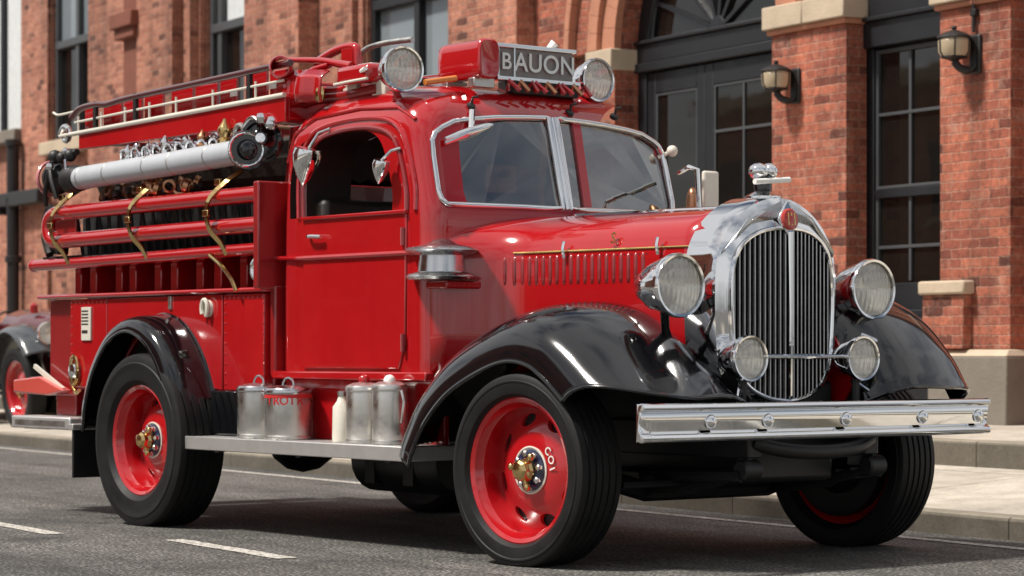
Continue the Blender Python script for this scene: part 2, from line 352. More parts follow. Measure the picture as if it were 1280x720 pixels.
# ------------------------------------------------------------------ shared vehicle pieces
def make_wheel(parent, loc, rad, wid, rim, out, yaw=0, nholes=8, label=None, fancy=True, hubmat='brass'):
    """axis along Y, outer face towards out*Y. wheel (disc) > tyre, hub"""
    hw = wid/2; A = (0, -1, 0) if out < 0 else (0, 1, 0)     # +h along A is outwards
    # red rim barrel and disc, one closed profile
    d = [(rim, hw*.70), (rim+.012, hw*.78), (rim-.002, hw*.82), (rim-.022, hw*.74), (rim-.034, hw*.56), (rim-.046, hw*.46), (rim-.050, hw*.10), (rim-.056, hw*-.22),
         (rim*.80, hw*-.20), (rim*.70, hw*-.08), (rim*.58, hw*.08), (rim*.48, hw*.18), (rim*.36, hw*.22), (.02, hw*.22), (.02, hw*.10), (rim*.44, hw*.06), (rim*.56, hw*-.04), (rim*.68, hw*-.20), (rim*.80, hw*-.32), (rim-.05, hw*-.34), (rim-.03, hw*-.5), (rim, hw*-.7)]
    w = MB().lathe(d, ax=A, n=72, closed=True).build('wheel', M['wheel_red'], parent, ang=30)
    cut = MB()
    for k in range(nholes):
        a = 2*math.pi*(k+.35)/nholes; rr = rim*.715
        c = Vector((math.cos(a)*rr, 0, math.sin(a)*rr)); e1 = Vector((math.cos(a), 0, math.sin(a))); e2 = Vector((-math.sin(a), 0, math.cos(a)))
        n = 20; f = lambda y: [c + Vector((0,y,0)) + e1*(rim*.088*math.cos(2*math.pi*i/n)) + e2*(rim*.145*math.sin(2*math.pi*i/n)) for i in range(n)]
        vs = f(-.3) + f(.3); cut.add(vs, [tuple(range(n)), tuple(range(n, 2*n))[::-1]] + [(i,(i+1)%n,n+(i+1)%n,n+i) for i in range(n)])
    carve(w, cut, 30)
    m = w.modifiers.new('edge', 'BEVEL'); m.width = .006; m.segments = 2; m.limit_method = 'ANGLE'; m.angle_limit = R(50)
    w.location = (loc[0], loc[1], loc[2]-.010); w.rotation_euler = (0, 0, yaw)
    if label: w['label'] = label
    S = rad - rim
    side = [(rim-.012, .60), (rim+.006, .80), (rim+.18*S, .955), (rim+.42*S, 1.0), (rim+.60*S, 1.0), (rim+.64*S, 1.022), (rim+.70*S, 1.022), (rim+.73*S, .99), (rim+.86*S, .965), (rim+.955*S, .91), (rad-.004, .83)]
    tread = []; g = rad*.018
    for k in range(5):
        c = .62 - k*.31
        tread += [(rad, c+.055), (rad-g, c+.035), (rad-g, c-.035), (rad, c-.055)]
    prof = [(r, h*hw) for r, h in side] + [(r, h*hw) for r, h in tread] + [(r, -h*hw) for r, h in reversed(side)] + [(rim-.03, -hw*.5), (rim-.03, hw*.5)]
    t = MB().lathe(prof, ax=A, n=96, closed=True)
    for k in range(60):                                   # shoulder sipes
        a = 2*math.pi*k/60; e = Vector((math.cos(a), 0, math.sin(a))); s_ = Vector((-math.sin(a), 0, math.cos(a))); Y = Vector((0, A[1], 0))
        for q in (1, -1):
            p = e*(rad*.972) + Y*(hw*.895*q); t.bar(p - e*.010 - Y*.012*q, p + e*.006 + Y*.000*q, .016, .006, up=s_)
    t.v = [(x, y*(1+.035*max(0,1-(z+rad)/(.16*rad))*(abs(y)/hw)**3), max(z, -rad+.012)) for x, y, z in t.v]
    t.build('tyre', M['rubber'], w, ang=28)
    MB().lathe([(.03, hw*.0), (rim*.80, hw*-.30), (rim*.86, hw*-.36), (rim*.86, hw*-.85), (rim*.80, hw*-.90), (.03, hw*-.90)], ax=A, n=40).build('brake_drum', M['frame'], w)
    h = MB(); r0 = rim
    h.lathe([(r0*.33, hw*.20), (r0*.335, hw*.26), (r0*.315, hw*.275), (r0*.305, hw*.24), (.01, hw*.24)], ax=A, n=48)
    h.build('hub_ring', M['cream'] if fancy else M['wheel_red'], w)
    h = MB().lathe([(r0*.295, hw*.22), (r0*.285, hw*.30), (r0*.20, hw*.40), (.01, hw*.40)], ax=A, n=40).build('hub_plate', M['navy'] if fancy else M['black'], w)
    for k in range(8):
        nuts = MB()
        a = 2*math.pi*k/8 + .2; c = Vector((math.cos(a)*r0*.235, 0, math.sin(a)*r0*.235))
        nuts.lathe([(.018, hw*.3), (.018, hw*.44), (.009, hw*.48), (.001, hw*.48)], o=c, ax=A, n=6)
        nuts.build('wheel_nut', M['chrome'], w, flat=True)
    h = MB().lathe([(r0*.17, hw*.3), (r0*.175, hw*.50), (r0*.15, hw*.60), (r0*.15, hw*.75), (r0*.11, hw*.85), (r0*.07, hw*.88), (.003, hw*.88)], ax=A, n=8)
    o = Vector((0, A[1]*hw*.58, 0))
    for a in (170, 290, 50):
        e = Vector((math.cos(R(a)), 0, math.sin(R(a)))); h.bar(o + e*r0*.12, o + e*r0*.24, .022, .03, up=(0,1,0)); h.ball(o + e*r0*.245, .022, 8)
    h.build('hub_cap', M[hubmat], w, ang=25, bevel=.003)
    if fancy and label and 'lettering' in label:
        for ch, a in (('C', 38), ('O', 20), ('I', 4)):
            a = R(a)*(1 if out < 0 else -1); rr = r0*.44
            p = Vector((math.cos(a)*rr, A[1]*(hw*.215+.004), math.sin(a)*rr))
            X = Vector((math.sin(a)*.0+1, 0, 0)); Mx = Matrix.Translation(p) @ Matrix.Rotation(R(90), 4, 'X') @ Matrix.Rotation(a-R(75), 4, 'Z')
            words('lettering', ch, .058, .001, M['white'], w, Mx)
    return w

def sweep_fender(prof, sect, n=8, trim=None):
    """prof: (x,z) crest line; sect: (y, drop along inward normal). returns MB sheet"""
    P = smooth_line([(a, 0, b) for a, b in prof], n); rows = []
    Sx = smooth_line([(y, d, 0) for y, d in sect], 4)
    for i, p in enumerate(P):
        t = (P[min(i+1, len(P)-1)] - P[max(i-1, 0)]).normalized(); nrm = Vector((-t.z, 0, t.x))
        if nrm.z < 0 and abs(t.x) > .3: nrm = -nrm
        rows.append([(p.x - nrm.x*q.y, q.x, p.z - nrm.z*q.y) for q in Sx])
    if trim:      # round off the outer front corner: outer columns end earlier along the profile
        y0, y1, amt = trim; m = len(rows); new = [[None]*len(Sx) for _ in rows]
        for j, q in enumerate(Sx):
            t = max(0, min(1, (abs(q.x)-y0)/(y1-y0))); L = (m-1)*(1-amt*t**1.6)
            for i in range(m):
                u = L*i/(m-1); k = min(int(u), m-2); f = u-k
                new[i][j] = tuple(Vector(rows[k][j]).lerp(Vector(rows[k+1][j]), f))
        rows = new
    return MB().sheet(rows), rows

def headlamp(parent, name, loc, r, dep, lensmat='lens', yaw=0, back='chrome'):
    b = MB().lathe([(.004, -dep), (r*.25, -dep*.97), (r*.55, -dep*.80), (r*.82, -dep*.45), (r*.97, -dep*.12), (r*1.0, 0), (r*1.0, .012)], ax=(1,0,0), n=40, cap=False)
    o = b.build(name, M[back], parent, solid=.006)
    o.location = loc; o.rotation_euler = (0, 0, yaw)
    MB().lathe([(r*1.005, -.02), (r*1.06, -.012), (r*1.07, .008), (r*1.03, .024), (r*.95, .022), (r*.94, .0)], ax=(1,0,0), n=48, closed=True).build('bezel', M['chrome'], o)
    MB().lathe([(.01, -r*.62), (r*.3, -r*.57), (r*.6, -r*.40), (r*.85, -r*.14), (r*.95, .0)], ax=(1,0,0), n=40, cap=False).build('reflector', M['chrome'], o)
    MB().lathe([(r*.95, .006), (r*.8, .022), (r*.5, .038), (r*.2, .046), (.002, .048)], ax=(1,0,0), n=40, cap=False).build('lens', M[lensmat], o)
    MB().ball((-r*.25, 0, 0), r*.12, 10).build('bulb', M['white'], o)
    return o

# ------------------------------------------------------------------ the fire engine (local frame: +X forward, near side -Y)
T = empty('fire_truck', (0,0,0), R(8), 'restored vintage red fire truck with chrome grille and black fenders parked at the kerb', 'fire truck')
P = T
# chassis
c = MB()
for s in (-1, 1):
    c.box(-5.7, .82, s*.42-.05, s*.42+.05, .56, .74)
for x in (-5.5, -4.6, -3.2, -2.2, -1.0, -.2, .6): c.box(x-.05, x+.05, -.40, .40, .58, .70)
c.build('chassis_frame', M['frame'], P, bevel=.008)
c = MB(); c.tube([(0,-1.0,.50),(0,-.75,.44),(0,-.45,.36),(0,.45,.36),(0,.75,.44),(0,1.0,.50)], .055, 8); c.tube([(-.22,-.95,.46),(-.22,.95,.46)], .022, 8)
for s in (-1,1): c.lathe([(.001,-.07),(.16,-.07),(.2,0),(.2,.06),(.001,.06)], o=(0,s*.98,.5), ax=(0,1,0), n=24)
c.build('front_axle', M['frame'], P)
for s in (-1,1):
    c = MB()
    for k in range(6):
        L = .78 - k*.11; pts = [(x, s*.45, .34+.022*k+.16*(abs(x)/.8)**2) for x in [L*(-1+2*i/8) for i in range(9)]]
        for a, b in zip(pts, pts[1:]): c.bar(a, b, .07, .02)
    c.build('leaf_spring', M['frame'], P)
c = MB(); c.tube([(-3.97,-1.0,.55),(-3.97,1.0,.55)], .085, 12); c.ball((-3.97,0,.55), .25, 14); c.tube([(-3.9,0,.55),(-2.0,0,.58)], .05, 10); c.build('rear_axle', M['frame'], P)
c = MB(); c.lathe([(.01,-.45),(.17,-.44),(.20,-.40),(.20,.40),(.17,.44),(.01,.45)], o=(-2.35,-.25,.44), ax=(1,0,.0), n=20); c.box(-2.6,-2.5,-.45,-.05,.3,.62); c.box(-2.2,-2.1,-.45,-.05,.3,.62); c.build('fuel_tank', M['frame'], P)
c = MB(); c.box(-.55,.62,-.34,.34,.42,.95); c.lathe([(.01,-.1),(.22,-.1),(.26,.1),(.2,.3),(.01,.3)], o=(-.7,0,.55), ax=(-1,0,0), n=18); c.build('engine_sump', M['frame'], P, bevel=.03)
c = MB(); c.tube([(.1,-.55,.45),(.8,-.5,.47)], .03, 8); c.tube([(.1,.55,.45),(.8,.5,.47)], .03, 8); c.tube([(.34,-.9,.42),(.34,.9,.42)], .020, 8); c.tube([(.34,-.62,.42),(.1,-.5,.47)], .018, 8); c.build('steering_rod', M['frame'], P)
MB().tube(smooth_line([(.80,-.42,.64),(.86,-.25,.60),(.88,0,.585),(.86,.25,.60),(.80,.42,.64)],5), .040, 12).build('front_crossmember', M['frame'], P)
for s in (-1,1):
    MB().lathe([(.045,-.06),(.055,-.05),(.055,.05),(.045,.06)], o=(.80,s*.45,.50), ax=(0,1,0), n=16).build('spring_shackle', M['frame'], P); MB().bar((.80,s*.45,.52),(.76,s*.45,.66),.03,.04).build('spring_hanger', M['frame'], P)

# wheels
make_wheel(P, (-.06,-1.14,.5), .50, .30, .372, -1, R(4), 8, 'front wheel with cream ringed brass hub and white lettering')
make_wheel(P, (-.03, 1.13,.5), .50, .30, .372, 1, R(4), 8)
make_wheel(P, (-3.93,-1.12,.55), .55, .34, .345, -1, 0, 8, 'large rear wheel with brass hub', hubmat='brass')
make_wheel(P, (-3.97, 1.12,.55), .55, .34, .345, 1, 0, 8)

# front fenders
FPN = [(-1.27,.60),(-1.22,.71),(-1.05,.94),(-.78,1.15),(-.42,1.30),(-.12,1.36),(.15,1.325),(.36,1.22),(.56,1.08),(.75,.96),(.90,.875)]
FPF = [(-1.27,.60),(-1.22,.72),(-1.0,.97),(-.74,1.19),(-.42,1.37),(-.08,1.46),(.26,1.45),(.54,1.34),(.75,1.15),(.86,1.0),(.91,.915)]
for s in (-1, 1):
    sect = [(.40,.17),(.50,.07),(.61,.012),(.72,.0),(.88,.01),(1.04,.04),(1.16,.09),(1.24,.16),(1.275,.24),(1.285,.31)]
    mb, rows = sweep_fender(FPN if s < 0 else FPF, [(s*y, d) for y, d in sect], trim=(.85,1.285,.22 if s < 0 else .06))
    f = mb.build('front_fender', M['black'], P, solid=.012, ang=60)
    e = MB(); e.tube([r[-1] for r in rows], .012, 8); e.tube([rows[-1][k] for k in range(len(rows[-1]))], .011, 8); e.build('rolled_edge', M['black'], f)
    MB().prism([(.80,.86),(.72,.55),(-.9,.55),(-1.0,1.2),(-.5,1.3),(.1,1.34),(.56,1.09)],'y',s*.423,s*.435).build('fender_liner', M['frame'], P)
    ap = MB(); ap.prism([(.70,.93),(.60,.80),(-.9,.80),(-1.0,1.25),(-.5,1.5),(.3,1.45),(.58,1.15)], 'y', s*.405, s*.42); ap.build('inner_apron', M['red'], P)
# rear fenders
RP = [(-4.74,.60),(-4.70,.80),(-4.58,1.04),(-4.36,1.25),(-4.08,1.335),(-3.80,1.26),(-3.58,1.06),(-3.45,.80),(-3.40,.58)]
for s in (-1, 1):
    mb, rows = sweep_fender(RP, [(s*y, d) for y, d in [(.985,-.02),(1.02,.0),(1.10,.005),(1.19,.015),(1.245,.035),(1.27,.07),(1.278,.105)]])
    f = mb.build('rear_fender', M['black'], P, solid=.012, ang=60)
    MB().tube([r[-1] for r in rows], .013, 8).build('rolled_edge', M['black'], f)
    x = MB(); Pn = [p for p in smooth_line([(a,0,b) for a,b in RP], 4)]
    x.prism([(p.x*.93-.286+.01, .62+(p.z-.62)*.93) for p in Pn], 'y', s*.955, s*.99); x.build('wheel_arch', M['blackgap'], P)
    MB().box(-3.40,-2.78, s*1.06, s*.80, .585,.86).build('battery_box', M['black'], P, bevel=.012)
    # mudflap
    m_ = MB().box(-4.80,-4.775, s*1.27, s*.97, .27,.60).build('mudflap', M['rubber'], P, bevel=.004)
    MB().box(-4.83,-4.76, s*1.285, s*.96, .585,.625).build('mudflap_clamp', M['alu'], m_, bevel=.005)
    # running board
    rb = MB().box(-3.44,-1.085, s*1.235, s*.86, .515,.575).build('running_board', M['alu'], P, bevel=.008)
    MB().box(-3.46,-1.065, s*1.252, s*1.236, .50,.582).box(-3.46,-3.44, s*1.24, s*.88, .505,.58).box(-1.085,-1.065, s*1.24, s*.88, .50,.582).build('edge_trim', M['alu'], rb, bevel=.006)
    tr = MB(); [tr.box(-3.42,-1.1, s*(1.222-.042*k), s*(1.200-.042*k), .574,.580) for k in range(8)]; tr.build('tread_strip', M['alu'], rb)
    for x in (-3.1,-2.2,-1.3): MB().bar((x,s*.45,.60),(x,s*1.2,.50),.05,.03).build('board_bracket', M['frame'], P)

# ---- hose body at the rear
B = MB().box(-5.72,-2.86,-.94,.94,.84,1.46).box(-5.72,-2.86,-.66,.66,1.46,2.12)
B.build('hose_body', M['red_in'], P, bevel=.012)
for s in (-1,1):
    panels = [(-5.70,-5.34,.80), (-5.325,-4.82,.86), (-4.81,-3.36,.86), (-3.345,-2.88,.86)]
    for i, (a, b, z0) in enumerate(panels):
        yo = s*(.955 if i == 0 else 1.0)
        if i == 2: continue
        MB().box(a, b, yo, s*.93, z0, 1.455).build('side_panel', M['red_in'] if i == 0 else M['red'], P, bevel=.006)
    for i, (x0, x1, z0, z1) in enumerate(((-5.31,-4.84,1.43,1.43),(-3.33,-2.90,1.43,1.43),(-3.33,-3.33,.90,1.40),(-2.895,-2.895,.90,1.40),(-5.31,-5.31,.9,1.40))):
        for k in range(9): MB().lathe([(.009,0),(.007,.004),(.001,.006)], o=(lerp(x0,x1,k/8)+.012, s*1.0, lerp(z0,z1,k/8)), ax=(0,s,0), n=8).build('rivet', M['red'], P)
    # panel over the wheel with the arch cut out
    q = [(-4.81,1.455),(-3.36,1.455),(-3.36,.86)] + [(-4.07+.66*math.cos(a), .62+.66*math.sin(a)) for a in [R(22+ k*8) for k in range(18)]] + [(-4.81,1.06)]
    MB().prism(q, 'y', s*1.0, s*.975).build('side_panel', M['red'], P, bevel=.005)
    MB().box(-5.76,-2.84, s*1.03, s*.90, 1.462,1.492).build('top_ledge', M['red'], P, bevel=.012)
    xs = [-5.55,-5.28,-4.98,-4.74,-4.46,-4.20,-3.93,-3.66,-3.40,-3.12]
    for i, x in enumerate(xs): MB().box(x-.045, x+.045, s*(.82+.03*(i%2)), s*.655, 1.493, 1.70).build('hose_bed_rib', M['red'], P, bevel=.008)
    MB().box(-5.70,-2.9, s*.70, s*.665, 1.495, 2.10).build('hose_bed_lining', M['blackgap'], P)
    r_ = MB().tube([(-5.86,s*.99,1.70),(-4.0,s*1.0,1.715),(-2.84,s*1.0,1.727)], .040, 14); r_.ball((-5.865,s*.99,1.70), .046, 10); r_.build('guard_rail', M['red'], P)
    MB().box(-5.72,-2.92, s*1.0, s*.66, 1.735,1.755).build('rail_shelf', M['blackgap'], P)
    rods = MB()
    for k in range(26):
        x = -5.40+.098*k; rods.tube([(x,s*.86,1.76),(x+.05*((k%3)-1),s*.88,2.03)], .012+.004*(k%2), 6)
    rods.build('grab_rods', M['frame'], P)
    # red guard tubes joined by a return bend
    loop = [(-2.84,s*1.02,2.057),(-4.2,s*1.03,2.05),(-5.42,s*1.03,2.045)] + [(-5.46-.115*math.sin(a), s*1.03, 1.95+.095*math.cos(a)) for a in [R(20*k) for k in range(0,10)]] + [(-5.42,s*1.03,1.855),(-4.2,s*1.03,1.865),(-2.84,s*1.02,1.872)]
    lp = MB().tube(loop, .052, 14).build('guard_tube', M['red'], P)
    MB().box(-5.50,-5.20, s*1.025, s*1.01, 1.85,2.05).build('end_plate', M['red_in'], lp, bevel=.004)
    en = MB(); en.tube([(-5.62,s*1.00,2.10),(-5.71,s*.98,2.02),(-5.72,s*.98,1.88),(-5.64,s*.99,1.77)], .03, 8); en.tube([(-5.60,s*.9,2.1),(-5.66,s*.9,1.78)], .06, 8); en.build('end_bracket', M['leather'], P)
    for x in (-5.36,-4.30,-3.33):
        st = [(x+.10,s*.93,2.22),(x+.05,s*1.02,2.15),(x-.01,s*1.10,2.05),(x-.03,s*1.115,1.95),(x-.01,s*1.10,1.85),(x+.05,s*1.06,1.77),(x+.07,s*1.03,1.70)]
        sm = smooth_line(st, 4); b_ = MB()
        for a, b in zip(sm, sm[1:]): b_.bar(a, b + (b-a)*.15, .034, .010, up=(0,s,0.01))
        ts_ = b_.build('tie_strap', M['brass'], P)
        for bz, by in ((1.955,1.118),(2.15,1.03)): MB().box(x-.055,x+.012,s*(by+.014),s*(by-.006),bz-.02,bz+.02).build('strap_buckle', M['brass'], ts_, bevel=.004)
    MB().tube(smooth_line([(-3.42,s*1.05,1.70),(-3.30,s*1.05,1.64),(-3.19,s*1.04,1.55),(-3.13,s*1.04,1.47)],4), .014, 8).build('brass_rope_hook', M['brass'], P)
    # small body fittings
    tl = MB().tube([(-5.20,s*1.015,1.02) if k < 0 else (-5.235+.05*math.cos(R(k*30)), s*1.02, .97+.10*math.sin(R(k*30))) for k in range(12)], .014, 8, closed=True).build('tail_lamp', M['brass'], P)
    MB().lathe([(.001,.03),(.045,.02),(.055,.0),(.05,-.02)], o=(-5.235,s*1.02,.97), ax=(0,s,0), n=20).build('lens', M['chrome'], tl)
    MB().tube(smooth_line([(-5.27,s*1.02,.88),(-5.19,s*1.03,.82),(-5.12,s*1.04,.84)],4),.012,8).build('lamp_pipe', M['brass'], P)
    MB().box(-4.0,-3.965, s*1.012, s*.999, 1.37,1.455).build('hinge', M['dullsteel'], P, bevel=.003)
    hk = MB().tube([(-3.52+.035*math.cos(R(a)), s*1.03, 1.37+.055*math.sin(R(a))) for a in range(-60,240,20)], .014, 8); hk.lathe([(.001,.02),(.05,.016),(.055,0)], o=(-3.52,s*1.0,1.37), ax=(0,s,0), n=16); hk.build('rope_hook', M['cream'], P)
pl = MB().box(-5.15,-5.02,-1.012,-1.0,1.175,1.40).build('notice_plate', M['cream'], P, bevel=.003)
q = MB(); [q.box(-5.14,-5.05,-1.0145,-1.0115,1.37-.022*k,1.378-.022*k) for k in range(5)]; q.box(-5.135,-5.06,-1.0145,-1.0115,1.225,1.245); q.build('printed_lines', M['iron'], pl)
# rear platform and step
MB().box(-6.05,-5.70,-.98,.98,.56,.60).build('tailboard', M['steel'], P, bevel=.006)
for s in (-1,1):
    st = MB().box(-5.86,-5.02,s*1.17,s*.95,.575,.66).build('rear_step', M['alu'], P, bevel=.012)
    MB().box(-5.80,-5.08,s*1.174,s*1.17,.60,.635).build('step_tread', M['dullsteel'], st)
    MB().prism([(-6.05,.905),(-5.66,.93),(-5.32,.835),(-5.55,.80),(-6.05,.815)],'y',s*1.06,s*.98).build('tow_bracket', M['orange_red'], P, bevel=.012)
    MB().bar((-5.80,s*1.02,1.0),(-5.38,s*1.02,.84),.02,.03).build('bracket_stay', M['cream'], P)
    MB().box(-5.62,-5.34,s*.95,s*.6,.66,.84).build('pump_case', M['red_in'], P, bevel=.01)

# ---- equipment rack over the hose bed
def rz(x): return .0225*(x+5.5)
for s in (-1,1):
    y = s*.95
    pb = MB(); pb.add([(x, y+dy, z+rz(x)*k) for x in (-5.30,-2.72) for dy in (0,-s*.03) for z,k in ((2.475,.15),(2.575,1))], [(0,1,3,2),(4,6,7,5),(0,4,5,1),(2,3,7,6),(0,2,6,4),(1,5,7,3)])
    rk = pb.build('rack_side', M['red'], P, bevel=.006)
    MB().tube([(x, y+s*.005, 2.585+rz(x)) for x in (-5.55,-5.0,-4.0,-2.72)], .016, 10).build('rack_moulding', M['cream'], rk)
    MB().tube(smooth_line([(-5.40,y,2.70),(-5.27,y,2.755),(-5.05,y,2.765),(-4.9,y,2.755),(-4.6,y,2.775),(-3.6,y,2.805),(-2.66,y,2.835)],4), .022, 10).build('rack_rail', M['rail'], rk)
    MB().tube([(-5.35,y,2.665),(-4.5,y,2.69),(-2.74,y,2.735)], .009, 8).build('rack_wire', M['cream'], rk)
    xs = [-5.36,-5.1,-4.82,-4.55,-4.2,-3.9,-3.6,-3.3,-3.02,-2.76]
    for a, b in zip(xs, xs[1:]):
        MB().box(a+.02, b-(.02 if xs.index(a)%3 else .09), y-s*.09, y-s*.07, 2.56+rz(a), 2.785+rz(a)-.012*(xs.index(a)%3)).build('rack_board', M['red'], rk, bevel=.004)
    for x in (-5.3,-4.98,-4.66,-4.34,-4.0,-3.55,-3.05): MB().tube([(x,y,2.59+rz(x)),(x,y,2.70+rz(x))], .008, 6).build('rack_stanchion', M['cream'], rk)
    for x in (-5.06,-4.52,-3.12): MB().box(x-.018,x+.018,y-.012,y+.012,2.58+rz(x),2.775+rz(x)*1.1).build('rack_post', M['iron'], rk)
    for x in (-3.45,-3.0): MB().box(x,x+.08,y-s*.068,y-s*.064,2.65+rz(x),2.69+rz(x)).build('small_sign', M['white'], rk)
    sc = MB(); sc.tube([(-5.42-.02*k/10*0-.075*math.cos(R(k*24))*(1-.045*k)-.06, y, 2.585+.075*math.sin(R(k*24))*(1-.045*k)) for k in range(15)], .02, 8); sc.build('scroll_end', M['chrome'], rk)
    MB().tube(smooth_line([(-5.66,y,2.755),(-5.60,y,2.735),(-5.50,y,2.735),(-5.36,y,2.74)],3), .009, 8).build('rack_hook', M['cream'], rk)
    for x in (-4.75,-3.0): MB().prism([(x-.09,2.10),(x+.07,2.10),(x+.12,2.49),(x-.02,2.49)],'y',s*.72,s*.66).build('rack_support', M['red'], P, bevel=.006)
for x in (-5.2,-4.6,-4.0,-3.4,-2.8): MB().box(x-.04,x+.04,-.93,.93,2.50+rz(x),2.53+rz(x)).build('rack_crossbar', M['red_in'], P)
hl = MB()
for k in range(9):
    y = -.56+.14*k; hl.tube([(-5.5,y,2.27+.03*(k%2)),(-4.2,y,2.30+.02*((k+1)%3)),(-2.9,y,2.30)], .15, 8)
hl.build('folded_hose_load', M['hoseload'], P)
# front end of the rack: moulded red headboard with hoops
MB().box(-2.75,-2.72,-.93,.93,2.50,2.74).build('rack_headboard', M['red'], P, bevel=.012)
rows = []
for k in range(13):
    a = k/12; x = lerp(-2.76,-2.38,a); yb = -.93+.03*math.sin(a*9); rows.append([(x,yb,2.585-.0*a),(x,yb-.012,2.66-.02*a),(x,yb,2.745-.02*a),(x,yb+.06,2.80-.03*a)])
MB().sheet(rows).build('rack_apron', M['red'], P, solid=.014)
for s in (-1,1):
    MB().lathe([(.056,-.02),(.066,-.02),(.070,.06),(.064,.07),(.056,.07),(.052,.0)], o=(-2.80,s*.92,2.815), ax=(.72,-.70 if s<0 else .70,.06), n=28, closed=True).build('speaking_tube', M['red'], P)
    y = s*.80
    hg = MB().tube(smooth_line([(-2.92,y,2.885),(-2.57,y,2.85),(-2.38,y,2.815),(-2.23,y,2.785)],5), [.016+.0008*k for k in range(16)], 10)
    hg.tube(smooth_line([(-2.465,y,2.815),(-2.62,y,2.80),(-2.698,y,2.775),(-2.716,y,2.74),(-2.637,y,2.695),(-2.482,y,2.665),(-2.312,y,2.66),(-2.235,y,2.69),(-2.245,y,2.76)],4), .022, 10).build('hose_guide', M['red'], P)
    MB().tube(smooth_line([(-2.75,y,2.60),(-2.6,y,2.62),(-2.3,y,2.615),(-1.95,y,2.63)],4), .035, 10).build('roof_tube', M['red_in'], P)
    MB().box(-2.26,-1.92,y-.10,y+.10,2.665,2.775).build('roof_locker', M['red'], P, bevel=.03)
    MB().tube([(-2.26,y+s*.105,2.672),(-2.1,y+s*.105,2.678),(-1.92,y+s*.105,2.682)], .009, 8).build('locker_trim', M['cream'], P)
    lt = MB().box(-2.12,-1.98,y-.03,y+.03,2.77,2.785); lt.tube([(-2.0,y+s*.09,2.73),(-1.93,y+s*.11,2.74)],.014,8); lt.build('locker_catch', M['white'], P)
    [MB().box(x,x+.14,y-.02,y+.02,2.58,2.68).build('locker_foot', M['cream'], P, bevel=.01) for x in (-2.30,-2.0)]
    MB().ball((-2.42,s*.90,2.63),.045,10,(1,.6,1.2)).build('brass_plug', M['brass'], P)
o_ = MB().tube(smooth_line([(-3.06,-.5,2.90),(-2.84,-.5,2.955),(-2.66,-.5,2.965),(-2.61,-.5,2.925),(-2.61,-.5,2.78)],5), .028, 10); o_.box(-2.74,-2.62,-.53,-.47,2.78,2.95); o_.build('hose_guide', M['red'], P, bevel=.004)
MB().tube(smooth_line([(-3.02,-.2,2.74),(-3.015,-.2,2.93),(-2.953,-.2,2.995),(-2.753,-.2,3.015),(-2.45,-.2,3.01)],5), .018, 10).build('grab_handle', M['dullsteel'], P)

# ---- cab shell
def cab_ring(z, k=1.0, zadd=0):
    t = min(1, max(0, (z-2.16)/.49)); dome = 1-max(0, 1-t**2.5)**(1/2.2); ts = min(1, max(0, (z-2.30)/.35)); sd = 1-max(0, 1-ts**2.6)**(1/2.2)
    tf = min(1, max(0, (z-2.42)/.23)); fd = 1-math.sqrt(max(0, 1-tf*tf))
    lean = .14*max(0, (z-1.90)/.55) if z > 1.9 else 0
    xf = -1.24 - lean - .27*fd; xb = -2.80 + .02*max(0, z-1.5) + .36*dome; w = .955 - .035*max(0, z-1.88) - .30*sd
    rc = .13 + .22*min(1, dome*1.6)
    cx, cy = (xf+xb)/2, 0; hx, hy = (xf-xb)/2*k, w*k; rc = min(rc, hx*.95, hy*.95)*max(k,.25)
    pts = []
    for (sx, sy, a0) in ((1,-1,-90),(1,1,0),(-1,1,90),(-1,-1,180)):
        for i in range(9):
            a = R(a0+90*i/8); pts.append((cx+sx*(hx-rc)+rc*math.cos(a), sy*(hy-rc)+rc*math.sin(a)))
        # flat edges with extra points
        e = {(1,-1):((hx,-1),(hx,1)), }.get((sx,sy))
    out = []
    for i, p in enumerate(pts):
        out.append(p)
        if i % 9 == 8:
            q = pts[(i+1) % len(pts)]
            for j in range(1,8): out.append((lerp(p[0],q[0],j/8), lerp(p[1],q[1],j/8)))
    # shallow V of the front
    res = []
    for x, y in out:
        fr = max(0, min(1, (x-cx)/max(hx,.01)))**6
        res.append((x + .045*fr*(1-min(1,abs(y)/.8))*min(1,k*1.2), y, z+zadd))
    return res
zs = [.95,1.1,1.3,1.5,1.65,1.8,1.88,1.95,2.02,2.08,2.14,2.20,2.26,2.31,2.36,2.40,2.44,2.475,2.505,2.53,2.55,2.570,2.586,2.60,2.611,2.622,2.632,2.640,2.646,2.649,2.65]
rows = [cab_ring(z) for z in zs] + [cab_ring(2.65,k,a) for k,a in ((.9,.010),(.78,.018),(.65,.026),(.42,.036),(.2,.042),(.05,.043))]
outer = MB().sheet(rows, True); n0 = len(rows[0])
outer.f.append(tuple(range(n0))[::-1]); outer.f.append(tuple((len(rows)-1)*n0+k for k in range(n0)))
me = outer.mesh('probe'); bb = bmesh.new(); bb.from_mesh(me); cab_bvh = BVHTree.FromBMesh(bb); bb.free(); bpy.data.meshes.remove(me)
def on_front(y, z, off=0):
    h = cab_bvh.ray_cast(Vector((2,y,z)), Vector((-1,0,0)))
    return h[0] + Vector((off,0,0))
def on_side(x, z, s, off=0):
    h = cab_bvh.ray_cast(Vector((x,s*3,z)), Vector((0,-s,0)))
    return h[0] + Vector((0,s*off,0))
cab = outer.build('cab_body', M['red'], P, ang=50)
inner = MB().sheet([[(lerp(-2.05,x,.955), y*.955, max(1.0,z-.035)) for x,y,z in r] for r in rows], True)
inner.f.append(tuple(range(n0))[::-1]); inner.f.append(tuple((len(rows)-1)*n0+k for k in range(n0)))
carve(cab, inner, 50)
def ztop(y): return 2.460 - .025*abs(y) - .07*(abs(y)/.86)**3
